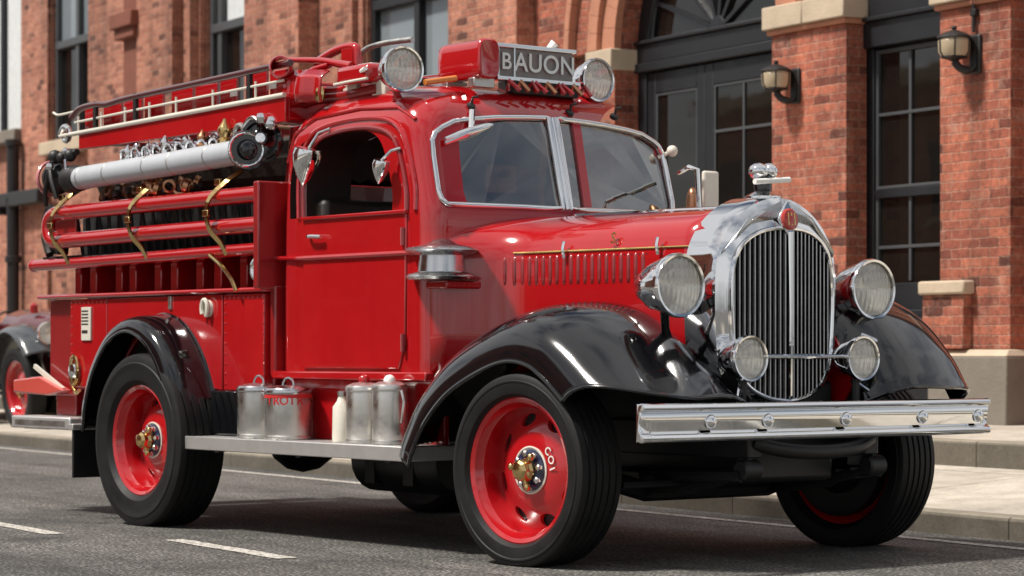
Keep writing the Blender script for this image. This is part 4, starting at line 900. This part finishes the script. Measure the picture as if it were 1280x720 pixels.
canister(-1.49,-1.05,.10,.37,'pewter','pale metal pot with a white knob nearest the front fender','pot','pewter',False)
for o_, m_ in ((bpy.data.objects['pot'],'red'),(bpy.data.objects['pot.001'],'white')):
    MB().ball((0,0,.355),.035,12).build('knob', M[m_], o_); MB().tube([(.115,0,.30),(.14,0,.24),(.115,0,.12)], .009, 8).build('side_handle', M['pewter'], o_)
    o_['group'] = 'metal pots on the running board'

# ------------------------------------------------------------------ older truck parked on the pavement behind
V2 = empty('vintage_car',(-19.38,3.60,.165), R(2),'old maroon open car with black fenders and red wheels parked behind the fire truck','car'); V2.rotation_euler = (R(3.6),0,R(2)); Q = V2
for s in (-1,1):
    make_wheel(Q,(.1,s*.72,.52),.52,.22,.36,s,0,8,fancy=False); make_wheel(Q,(-3.1,s*.72,.52),.52,.22,.36,s,0,8,fancy=False)
    mb, rows = sweep_fender([(-.95,.55),(-.78,.88),(-.5,1.16),(-.12,1.31),(.22,1.30),(.52,1.16),(.72,.98)], [(s*y,d) for y,d in [(.40,.16),(.5,.05),(.62,0),(.76,.01),(.86,.04),(.90,.09)]])
    mb.build('front_fender', M['grey_fender'], Q, solid=.014, ang=60)
    mb, rows = sweep_fender([(-3.75,.5),(-3.65,.85),(-3.4,1.1),(-3.1,1.18),(-2.8,1.1),(-2.55,.85),(-2.45,.5)], [(s*y,d) for y,d in [(.5,.0),(.62,0),(.76,.01),(.86,.06),(.90,.14)]])
    mb.build('rear_fender', M['black'], Q, solid=.014, ang=60)
    MB().box(-2.4,-.95,s*.92,s*.6,.42,.47).build('running_board', M['black'], Q, bevel=.01)
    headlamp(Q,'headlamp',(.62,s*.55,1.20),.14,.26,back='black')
    MB().tube([(.55,s*.55,1.08),(.45,s*.5,.92)],.03,8).build('lamp_post', M['black'], Q)
rows = [[(x,s*w*a,z0+(z1-z0)*b) for s,a,b in ((-1,1,0),(-1,1,.5),(-1,1,.78),(-1,.85,.92),(-1,.5,.99),(1,.5,.99),(1,.85,.92),(1,1,.78),(1,1,.5),(1,1,0))] for x,w,z0,z1 in ((-1.0,.56,.6,1.50),(-.6,.46,.6,1.47),(0,.40,.6,1.44),(.42,.34,.6,1.42))]
MB().sheet(rows).build('hood', M['maroon'], Q, ang=50, solid=.012)
g_ = MB().sheet([[(x,s*w*k,.62+(z-.62)*k) for s,w,z in ((-1,.36,.62),(-1,.37,1.25),(-1,.28,1.42),(-1,.1,1.47),(1,.1,1.47),(1,.28,1.42),(1,.37,1.25),(1,.36,.62))] for x,k in ((.40,1),(.52,1),(.54,.9),(.50,.88))], True).build('radiator_shell', M['chrome'], Q, ang=30)
MB().box(.47,.50,-.30,.30,.66,1.34).build('radiator_core', M['blackgap'], g_)
q = MB(); [q.box(.50,.515,-.28+.056*k-.006,-.28+.056*k+.006,.68,1.32) for k in range(11)]; q.build('grille_bar', M['steel'], g_)
MB().ball((.46,0,1.52),.045,10).build('radiator_cap', M['chrome'], g_)
MB().box(.66,.72,-.85,.85,.56,.68).build('bumper', M['chrome'], Q, bevel=.02)
tub = MB()
for s in (-1,1): tub.prism([(-1.0,.55),(-1.0,1.46),(-1.2,1.42),(-1.5,1.16),(-2.2,1.16),(-2.5,1.30),(-3.9,1.12),(-4.1,.9),(-4.1,.55)],'y',s*.62,s*.56)
tub.box(-4.1,-2.45,-.57,.57,.56,1.0); tub.build('car_body', M['maroon'], Q, bevel=.02)
MB().box(-2.3,-1.7,-.54,.54,.7,.95).box(-2.45,-2.28,-.54,.54,.9,1.32).build('bench_seat', M['leather'], Q, bevel=.05)
MB().tube([(-1.52+.05*math.sin(R(a)),-.28+.19*math.cos(R(a)),1.30+.18*math.sin(R(a))) for a in range(0,360,20)],.014,8,closed=True).build('steering_wheel', M['leather'], Q)
MB().box(-4.1,.5,-.35,.35,.45,.6).build('chassis_frame', M['frame'], Q)
MB().lathe([(.05,0),(.05,.10),(.02,.13),(.001,.135)], o=(-.35,-.34,1.45), n=16).build('beacon', M['red'], Q)
# ------------------------------------------------------------------ street
def struct(o): o['kind'] = 'structure'; return o
g = MB().sheet([[(x,y,0) for y in (-300,-60,-12,-4,0,2.1,60,300)] for x in (-400,-80,-30,-12,0,12,60,300)]); struct(g.build('road', M['asphalt'], flat=True))
KY, SY, WY = 2.12, 4.25, 6.95
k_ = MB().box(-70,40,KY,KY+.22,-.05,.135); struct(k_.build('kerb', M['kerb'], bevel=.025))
p = MB().add([(-70,KY+.22,.131),(40,KY+.22,.131),(40,SY,.27),(-70,SY,.27)],[(0,1,2,3)]); struct(p.build('pavement', M['pavement'], flat=True))
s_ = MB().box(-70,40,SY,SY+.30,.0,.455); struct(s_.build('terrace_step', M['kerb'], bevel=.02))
p = MB().add([(-70,SY+.30,.451),(40,SY+.30,.451),(40,WY+1,.49),(-70,WY+1,.49)],[(0,1,2,3)]); struct(p.build('terrace_paving', M['pavement'], flat=True))
# worn lane dashes and edge line, 4 mm above the asphalt
def strip(pts, w, z=.004):
    mb = MB(); rows = []
    for i, (x,y) in enumerate(pts):
        a, b = pts[max(0,i-1)], pts[min(len(pts)-1,i+1)]; d = Vector((b[0]-a[0], b[1]-a[1],0)).normalized(); n = Vector((-d.y,d.x,0))
        rows.append([(x+n.x*w/2,y+n.y*w/2,z),(x-n.x*w/2,y-n.y*w/2,z)])
    return mb.sheet(rows)
mk = MB()
for x0, x1, yy in ((-14.6,-12.9,-2.51),(-11.4,-9.7,-2.51),(-8.2,-6.5,-2.51),(-5.0,-3.25,-2.52),(-2.45,-.90,-2.08),(.9,2.5,-2.06),(4.2,5.9,-2.06)):
    q = strip([(lerp(x0,x1,k/6), yy+.006*math.sin(k*2.1)) for k in range(7)], .125); mk.add(q.v, q.f)
struct(mk.build('lane_dashes', M['roadpaint'], flat=True))
struct(strip([(-45+.8*k, 1.72+.02*math.sin(k*.7)) for k in range(80)], .10).build('edge_line', M['roadpaint'], flat=True))

# ------------------------------------------------------------------ brick building along the pavement
BD = empty('brick_building',(-14,WY,.49),0,'long red brick building with arched black double door, stone capped pillars and tall windows','building')
def bpart(mb, name, m, parent=BD, **kw):
    o = mb.build(name, m, parent, **kw)
    if parent is BD: o.matrix_parent_inverse = Matrix.Translation((14,-WY,-.49))
    return o
AX, AZ, AR = -10.33, 4.36, 1.47
WINS = [(-33.6,-31.05,4.95,9.0),(-29.59,-27.35,4.6,9.0),(-23.07,-20.95,4.2,9.0),(-17.87,-15.40,3.7,9.0)]
wall = MB().box(-60,-8.0,WY,WY+.5,.3,10.5)
w = bpart(wall,'wall',M['brick_far'])
cut = MB()
for a,b,c,d in WINS: cut.box(a,b,WY-.3,WY+.8,c,d)
carve(w,cut)
w.data.materials.clear(); w.data.materials.append(M['brick_far'])
w2 = bpart(MB().box(-13.6,-2.15,WY-.002,WY+.5,.3,10.5),'wall',M['brick'])
cut = MB(); n = 40
cut.prism([(AX-AR,.49),(AX+AR,.49)] + [(AX+AR*math.cos(math.pi*i/n), AZ+AR*math.sin(math.pi*i/n)) for i in range(n+1)], 'y', WY-.3, WY+.8)
cut.box(-7.75,-6.12,WY-.3,WY+.8,.49,4.55); cut.box(-4.9,-3.5,WY-.3,WY+.8,1.65,4.55)
carve(w2,cut)
MBx = MB().box(-60,-2.16,WY+.49,WY+.9,.3,10.5); bpart(MBx,'inner_wall',M['blackgap'])
# the far wall must not overlap the near one: trim
cut = MB().box(-13.6,0,WY-1,WY+1,0,12); carve(w,cut)
bpart(MB().box(-60.3,-1.9,WY-.25,WY+.9,10.5,10.8),'cornice',M['stone'],bevel=.03)

def pilaster(x0,x1,y,z0=.49,z1=10.4,m='brick_far'): return bpart(MB().box(x0,x1,y,WY-.004,z0,z1),'pilaster',M[m],bevel=.006)
bpart(MB().box(-25.46,-24.80,6.60,WY-.004,.49,10.4),'pilaster',M['darkstone'],bevel=.02)
for a,b,y in [(-30.95,-29.62,6.88),(-27.23,-25.50,6.70),(-24.78,-23.40,6.55),(-23.39,-23.14,6.72),(-23.135,-23.09,6.86),(-20.80,-19.06,6.54),(-19.05,-18.04,6.82),(-18.03,-17.90,6.90),(-15.24,-13.62,6.70)]: pilaster(a,b,y)
bpart(MB().box(-25.60,-24.70,6.42,6.94,6.02,6.26).box(-25.55,-24.75,6.48,6.94,5.86,6.02),'corbel',M['darkstone'],bevel=.02)
pilaster(-13.46,-12.72,6.90,m='brick')
# pillars with stone caps
def pillar(x0,x1,zc,upper=True):
    pp = bpart(MB().box(x0,x1,6.70,WY-.004,1.12,zc),'pillar',M['brick'],bevel=.008)
    st = MB().box(x0-.06,(x0+x1)/2-.004,6.62,WY-.006,zc+.05,zc+.27).box((x0+x1)/2+.004,x1+.06,6.62,WY-.006,zc+.05,zc+.27); bpart(st,'stone_cap',M['stone'],bevel=.012)
    bpart(MB().box(x0-.03,x1+.03,6.655,WY-.008,zc,zc+.05),'cap_moulding',M['redstone'],bevel=.012)
    bpart(MB().box(x0-.05,x1+.06,6.60,WY-.006,.44,1.06),'plinth',M['greystone'],bevel=.015)
    bpart(MB().add([(x0-.05,6.60,1.06),(x1+.06,6.60,1.06),(x1+.06,6.94,1.06),(x0-.05,6.94,1.06),(x0-.01,6.66,1.12),(x1+.02,6.66,1.12),(x1+.02,6.94,1.12),(x0-.01,6.94,1.12)],[(0,1,2,3),(4,5,6,7),(0,1,5,4),(1,2,6,5),(2,3,7,6),(3,0,4,7)]),'plinth_cap',M['stone'],bevel=.01)
    if upper:
        bpart(MB().box(x0+.03,x0+.28,6.78,WY-.01,zc+.27,9.9).box(x1-.28,x1-.03,6.78,WY-.01,zc+.27,9.9),'upper_pilaster',M['redstone'],bevel=.01)
        bpart(MB().box(x0+.30,x1-.30,6.86,WY-.01,zc+.27,9.9),'upper_panel',M['brick'])
pillar(-8.70,-7.53,4.15); pillar(-6.18,-5.25,4.10); pillar(-3.35,-2.2,4.10)
bpart(MB().box(-6.32,-5.70,6.56,6.70,1.60,1.72),'sill_block',M['stone'],bevel=.02)
bpart(MB().box(-6.30,-5.75,6.60,6.70,1.125,1.60),'brick_buttress',M['brick'],bevel=.008)

# arched doorway: brick rings, imposts
def ring(r0,r1,y0,y1,nv,m,name,gap=.35):
    mb = MB()
    for k in range(nv):
        a0, a1 = math.pi*(k+.02*gap)/nv, math.pi*(k+1-.02*gap)/nv; sub = 4
        vs = []; 
        for i in range(sub+1):
            a = lerp(a0,a1,i/sub)
            for r in (r0,r1):
                for y in (y0,y1): vs.append((AX+r*math.cos(a),y,AZ+r*math.sin(a)))
        fs = [(0,1,3,2),(4*sub,4*sub+1,4*sub+3,4*sub+2)]
        for i in range(sub):
            o = 4*i; fs += [(o,o+2,o+6,o+4),(o+1,o+3,o+7,o+5),(o,o+1,o+5,o+4),(o+2,o+3,o+7,o+6)]
        mb.add(vs,fs)
    return bpart(mb,name,M[m],bevel=.004)
ring(AR+.003,AR+.26,6.86,7.30,22,'redstone','arch_ring')
ring(AR+.27,AR+.46,6.80,7.0,30,'redstone','arch_ring')
ring(AR+.47,AR+.82,6.875,7.0,40,'brick','arch_ring')
ring(AR+.83,AR+.93,6.78,7.0,26,'redstone','hood_mould')
for x0,x1 in ((AX-AR-.50,AX-AR+.02),):
    bpart(MB().box(x0,x1,6.80,WY+.34,4.13,4.36),'impost',M['stone'],bevel=.012)
bpart(MB().box(AX-AR-.42,AX-AR-.003,6.865,WY+.3,.49,4.13),'door_pier',M['brick'],bevel=.006)
# joinery
D0, D1 = AX-AR, AX+AR; FY = 7.16
dr = bpart(MB().box(D0,D0+.16,FY,FY+.12,.49,4.10).box(D1-.16,D1,FY,FY+.12,.49,4.10),'door_frame',M['joinery'],bevel=.006)
bpart(MB().box(D0,D1,FY-.05,FY+.12,4.10,4.20).box(D0,D1,FY-.02,FY+.12,4.20,4.40).box(D0,D1,FY-.06,FY+.1,4.40,4.44),'transom',M['joinery'],bevel=.012)
mb = MB(); n = 40; rows=[]
for i in range(n+1):
    a = math.pi*i/n; rows.append([(AX+r*math.cos(a),y,AZ+r*math.sin(a)) for r,y in ((AR+.01,FY),(AR-.20,FY),(AR-.22,FY+.03),(AR-.22,FY+.12),(AR+.01,FY+.12))])
bpart(mb.sheet(rows,True),'arch_frame',M['joinery'])
fl_ = MB().prism([(AX+(AR-.22)*math.cos(math.pi*i/n), AZ+.04+(AR-.24)*math.sin(math.pi*i/n)) for i in range(n+1)],'y',FY+.07,FY+.09); fan = bpart(fl_,'fanlight',M['winglass'],flat=True)
mt = MB()
for a in (28,55,82,110,138,160): mt.bar((AX+.12*math.cos(R(a)),FY+.05,AZ+.06+.12*math.sin(R(a))),(AX+(AR-.2)*math.cos(R(a)),FY+.05,AZ+.06+(AR-.2)*math.sin(R(a))),.045,.045,up=(0,1,0))
mt.build('fan_bar', M['joinery'], fan)
MB().lathe([(.001,.04),(.13,.03),(.15,.0)], o=(AX,FY+.05,AZ+.07), ax=(0,-1,0), n=24).build('fan_hub', M['joinery'], fan)
q = MB(); q.tube([(AX+(AR-.225)*math.cos(R(a)),FY+.045,AZ+.05+(AR-.235)*math.sin(R(a))) for a in range(2,179,8)],.014,6); q.bar((AX-AR+.25,FY+.045,4.455),(AX+AR-.25,FY+.045,4.455),.02,.02); q.build('fan_bead', M['grey_joinery'], fan)
for i,(a,b) in enumerate(((D0+.165,AX-.22),(AX-.215,D1-.165))):
    dd = bpart(MB().box(a,a+.15,FY+.02,FY+.09,.52,4.09).box(b-.15,b,FY+.02,FY+.09,.52,4.09).box(a+.15,b-.15,FY+.022,FY+.088,3.86,4.09).box(a+.15,b-.15,FY+.022,FY+.088,.52,1.45),'door',M['joinery'],bevel=.01)
    MB().box(a+.15,b-.15,FY+.05,FY+.06,1.45,3.86).build('pane', M['winglass'], dd, flat=True)
    q = MB(); [q.box(x0,x1,FY+.03,FY+.05,1.45,3.86) for x0,x1 in ((a+.15,a+.175),(b-.175,b-.15))]; q.box(a+.175,b-.175,FY+.03,FY+.05,3.835,3.86); q.build('glazing_bead', M['grey_joinery'], dd, bevel=.004)
    if i == 1:
        q = MB(); q.box(a+.66,a+.69,FY+.031,FY+.052,1.45,3.83); [q.box(a+.17,b-.17,FY+.032,FY+.051,z,z+.03) for z in (3.36,2.02)]; q.build('muntin', M['grey_joinery'], dd, bevel=.004)
    MB().box(a+.25,b-.25,FY+.005,FY+.022,.70,1.28).build('door_panel', M['joinery'], dd, bevel=.012)
    MB().tube([(lerp(a,b,1-i)+(.10 if i else -.10),FY-.03,1.5),(lerp(a,b,1-i)+(.10 if i else -.10),FY-.03,1.9)],.014,8).build('handle', M['brass'], dd)
# tall black window right of the pillar
def tall_window(x0,x1,z0,z1,gl,mz,mx):
    f = bpart(MB().box(x0,x0+.11,6.92,7.1,z0,z1).box(x1-.06,x1,6.92,7.1,z0,z1).box(x0+.11,x0+.30,6.96,7.1,z0,3.92).box(x0,x1,6.90,7.1,3.92,4.16).box(x0,x1,6.86,7.1,4.16,4.20).box(x0,x1,6.91,7.1,4.20,z1).box(x0+.3,x1-.06,6.955,7.1,z0,1.73),'window',M['joinery'],bevel=.008)
    MB().box(x0+.30,x1-.06,7.02,7.03,1.73,3.92).build('pane', M['winglass'], f, flat=True)
    q = MB(); q.box(x0+.30,x0+.335,6.985,7.02,1.73,3.90); q.box(x0+.335,x1-.06,6.985,7.02,3.86,3.90); [q.box(x0+.335,x1-.06,6.99,7.02,z,z+.03) for z in mz]; [q.box(x,x+.035,6.995,7.02,1.75,3.86) for x in mx]; q.build('muntin', M['grey_joinery'], f, bevel=.004)
    MB().box(x0-.02,x1+.02,6.86,7.05,z0-.02,z0+.06).build('sill', M['joinery'], f, bevel=.008)
    return f
wb = tall_window(-7.75,-6.12,1.42,4.55,None,(3.28,2.05),(-6.98,)); MB().box(-7.44,-6.19,6.965,7.02,2.52,2.60).build('meeting_rail', M['joinery'], wb, bevel=.006); MB().box(-7.41,-6.19,6.972,7.02,2.604,2.632).build('glazing_bead', M['grey_joinery'], wb, bevel=.004); bpart(MB().box(-7.53,-6.18,6.72,WY+.1,.49,1.40),'window_apron',M['joinery'],bevel=.01)
tall_window(-4.9,-3.5,1.65,4.55,None,(3.28,2.62),(-4.2,))
for i,(a,b,c,d) in enumerate(WINS):
    rail = (0,6.15,5.72,5.45)[i]
    fm = ('joinery','grey_joinery','grey_joinery','joinery')[i]
    f = bpart(MB().box(a,a+.10,WY+.06,WY+.2,c,d).box(b-.10,b,WY+.06,WY+.2,c,d).box(a+.1,b-.1,WY+.06,WY+.2,d-.1,d),'window',M[fm],bevel=.01)
    q = MB()
    if rail: q.box(a+.1,b-.1,WY+.02,WY+.16,rail,rail+.13)
    mx = (lerp(a,b,.5),-28.53,-22.70,-16.61)[i]; q.box(mx-.07,mx+.07,WY+.05,WY+.17,c,d-.1); q.build('sash_rail', M[fm], f, bevel=.01)
    MB().box(a+.1,b-.1,WY+.14,WY+.15,(rail if rail else c),d-.1).build('pane', M['brightglass'], f, flat=True)
    if rail: MB().box(a+.1,b-.1,WY+.145,WY+.155,c,rail).build('pane', M['winglass' if i != 3 else 'brightglass'], f, flat=True)
    MB().box(a-.12,b+.12,WY-.20,WY+.1,c-.22,c).build('sill', M['stone' if i != 0 else 'greystone'], f, bevel=.02)
    if i in (0,2): MB().box(a+.15,mx-.1,WY+.135,WY+.139,rail or c,d-.2).box(mx+.1,b-.15,WY+.135,WY+.139,rail or c,d-.2).build('sky_reflection', M['skyglare'], f, flat=True)  # pale sheets over the panes, painting in the white sky reflection

# wall lanterns
def lantern(loc, label):
    o = empty('wall_lantern', loc, 0, label, 'wall lamp', 'lanterns on the brick pillars')
    C = (-.05,-.18,.04); k = 1.22; h = .86
    L = lambda pr: [(r*k if r > .002 else r, z*h) for r, z in pr]
    MB().lathe(L([(.001,.205),(.018,.20),(.022,.18),(.012,.165),(.035,.155),(.100,.118),(.122,.095),(.125,.082),(.10,.078)]), o=C, n=12).build('lantern_cap', M['iron'], o, ang=25)
    MB().lathe(L([(.10,.085),(.115,.05),(.112,-.06),(.090,-.11),(.03,-.135),(.001,-.135)]), o=C, n=20).build('lamp_glass', M['lantern_glass'], o, ang=30)
    q = MB()
    for j in range(6):
        a = 2*math.pi*j/6+.4; q.tube([(C[0]+r*k*math.cos(a),C[1]+r*k*math.sin(a),C[2]+z*h) for r, z in ((.118,.085),(.119,.04),(.115,-.06),(.093,-.11))], .0065, 6)
    q.lathe(L([(.093,-.10),(.095,-.118),(.045,-.135),(.02,-.155),(.001,-.16)]), o=C, n=16); q.build('lantern_cage', M['iron'], o)
    MB().tube(smooth_line([(C[0],C[1],-.09),(C[0]+.03,C[1]+.04,-.15),(.02,-.07,-.17),(.04,-.02,-.12),(.04,-.015,.0)],4), [.034]*8+[.028]*9, 10).build('bracket', M['iron'], o)
    MB().box(-.03,.11,-.035,.002,-.20,.14).build('back_plate', M['iron'], o, bevel=.016)
    return o
lantern((-8.33,6.70,3.66),'black wall lantern with frosted glass on the pillar between door and window')
l2 = lantern((-5.72,6.70,3.70),'black wall lantern hanging under a conduit on the rightmost brick pillar')
MB().tube([(.03,-.03,.16),(.03,-.03,.42),(.035,-.03,.70)], .016, 8).build('conduit', M['iron'], l2); MB().box(0,.07,-.05,0,.30,.36).build('conduit_clip', M['iron'], l2, bevel=.006)
# downpipe at the far left
dp = empty('drainpipe',(-30.9,6.72,.49),0,'black cast iron drainpipe with side branch at the far left of the wall','drainpipe')
MB().tube([(0,0,0),(0,0,4.25)],.11,12).build('pipe', M['iron'], dp)
for z in (.6,2.2,3.2,4.2): MB().lathe([(.115,-.06),(.14,-.05),(.14,.05),(.115,.06)], o=(0,0,z), n=16, closed=True).build('pipe_collar', M['iron'], dp)
MB().box(-.6,1.55,-.12,.1,3.10,3.34).build('branch_pipe', M['iron'], dp, bevel=.02)
MB().box(-.6,-.3,-.2,.1,2.98,3.12).build('bracket', M['iron'], dp, bevel=.01)

# ------------------------------------------------------------------ the other side of the street (seen only as reflections)
def facade(name,x0,x1,h,m,label):
    o = empty(name,((x0+x1)/2,-17,0),0,label,'building'); cx=(x0+x1)/2
    MB().box(x0-cx,x1-cx,-6,0,0,h).build('wall', M[m], o)
    MB().box(x0-cx-.2,x1-cx+.2,-6,.35,h,h+.4).build('cornice', M['stone'], o, bevel=.04)
    x = x0-cx+1.2
    while x < x1-cx-1.8:
        for z in [.9+3.3*k for k in range(int(h//3.3))]:
            f = MB().box(x,x+.1,-.0,.08,z,z+1.9).box(x+1.1,x+1.2,0,.08,z,z+1.9).box(x+.1,x+1.1,0,.08,z+1.8,z+1.9).box(x+.1,x+1.1,0,.07,z+.9,z+1.0).build('window', M['grey_joinery'], o)
            MB().box(x+.1,x+1.1,.01,.02,z,z+1.8).build('pane', M['winglass'], f, flat=True)
            MB().box(x-.1,x+1.3,0,.15,z-.12,z).build('sill', M['stone'], f)
        x += 2.9
    return o
facade('shop_building',-46,-27,7.5,'brick_far','low brick building across the street at the far end')
facade('shop_building',-26.8,-8,9.5,'brick','tall brick building across the street')
p = MB().box(-70,40,-17,-11.2,-.05,.14); struct(p.build('far_pavement', M['pavement'], bevel=.02))

# ------------------------------------------------------------------ camera, sky, sun
cam = bpy.data.cameras.new('camera'); co = bpy.data.objects.new('camera', cam); COL.objects.link(co); scene.camera = co
cam.sensor_width = 36; cam.lens = 90; cam.shift_y = .0625; cam.clip_start = .1; cam.clip_end = 1500
co.location = (11.470477, -7.843406, 1.097959)
d_ = Vector((-math.cos(R(30)), math.sin(R(30)), 0)); co.rotation_euler = d_.to_track_quat('-Z','Y').to_euler()
cam.dof.use_dof = True; cam.dof.focus_distance = 13.6; cam.dof.aperture_fstop = 3.5
EL, AZI = 57, (-.28,-1.0)
sun = bpy.data.lights.new('sun','SUN'); so = bpy.data.objects.new('sun', sun); COL.objects.link(so)
sun.energy = 5.3; sun.angle = R(7); sun.color = (1,.95,.88)
v = Vector((AZI[0],AZI[1],0)).normalized()*math.cos(R(EL)) + Vector((0,0,math.sin(R(EL))))
so.rotation_euler = v.to_track_quat('Z','Y').to_euler(); so.location = v*40
wd = bpy.data.worlds.new('World'); scene.world = wd; wd.use_nodes = True; nt = wd.node_tree; bg = nt.nodes['Background']
sky = N(nt,'ShaderNodeTexSky',sky_type='NISHITA'); sky.sun_disc = False; sky.sun_elevation = R(EL); sky.sun_rotation = math.atan2(v.x, v.y); sky.air_density = 1.0; sky.dust_density = 2.0; sky.ozone_density = 1.0
tc = N(nt,'ShaderNodeTexCoord'); mp = N(nt,'ShaderNodeMapping'); mp.inputs['Scale'].default_value = (1,1,2.6); nt.links.new(tc.outputs['Generated'], mp.inputs[0])
cn = N(nt,'ShaderNodeTexNoise',Scale=2.3,Detail=9,Roughness=.6); nt.links.new(mp.outputs[0], cn.inputs['Vector'])
cr = ramp(nt, cn.outputs['Fac'], [(.33,0.0),(.55,.92)])
c = mixc(nt, cr.outputs['Color'], sky.outputs[0], (15,15,15.2)); nt.links.new(c, bg.inputs['Color']); bg.inputs['Strength'].default_value = .052
scene.view_settings.view_transform = 'Standard'; scene.view_settings.look = 'None'; scene.view_settings.exposure = 0; scene.view_settings.gamma = 1
scene.render.engine = 'CYCLES'; scene.cycles.max_bounces = 8; scene.cycles.transparent_max_bounces = 12; scene.cycles.sample_clamp_indirect = 6; scene.cycles.use_denoising = True
scene.render.resolution_x, scene.render.resolution_y = 1024, 576
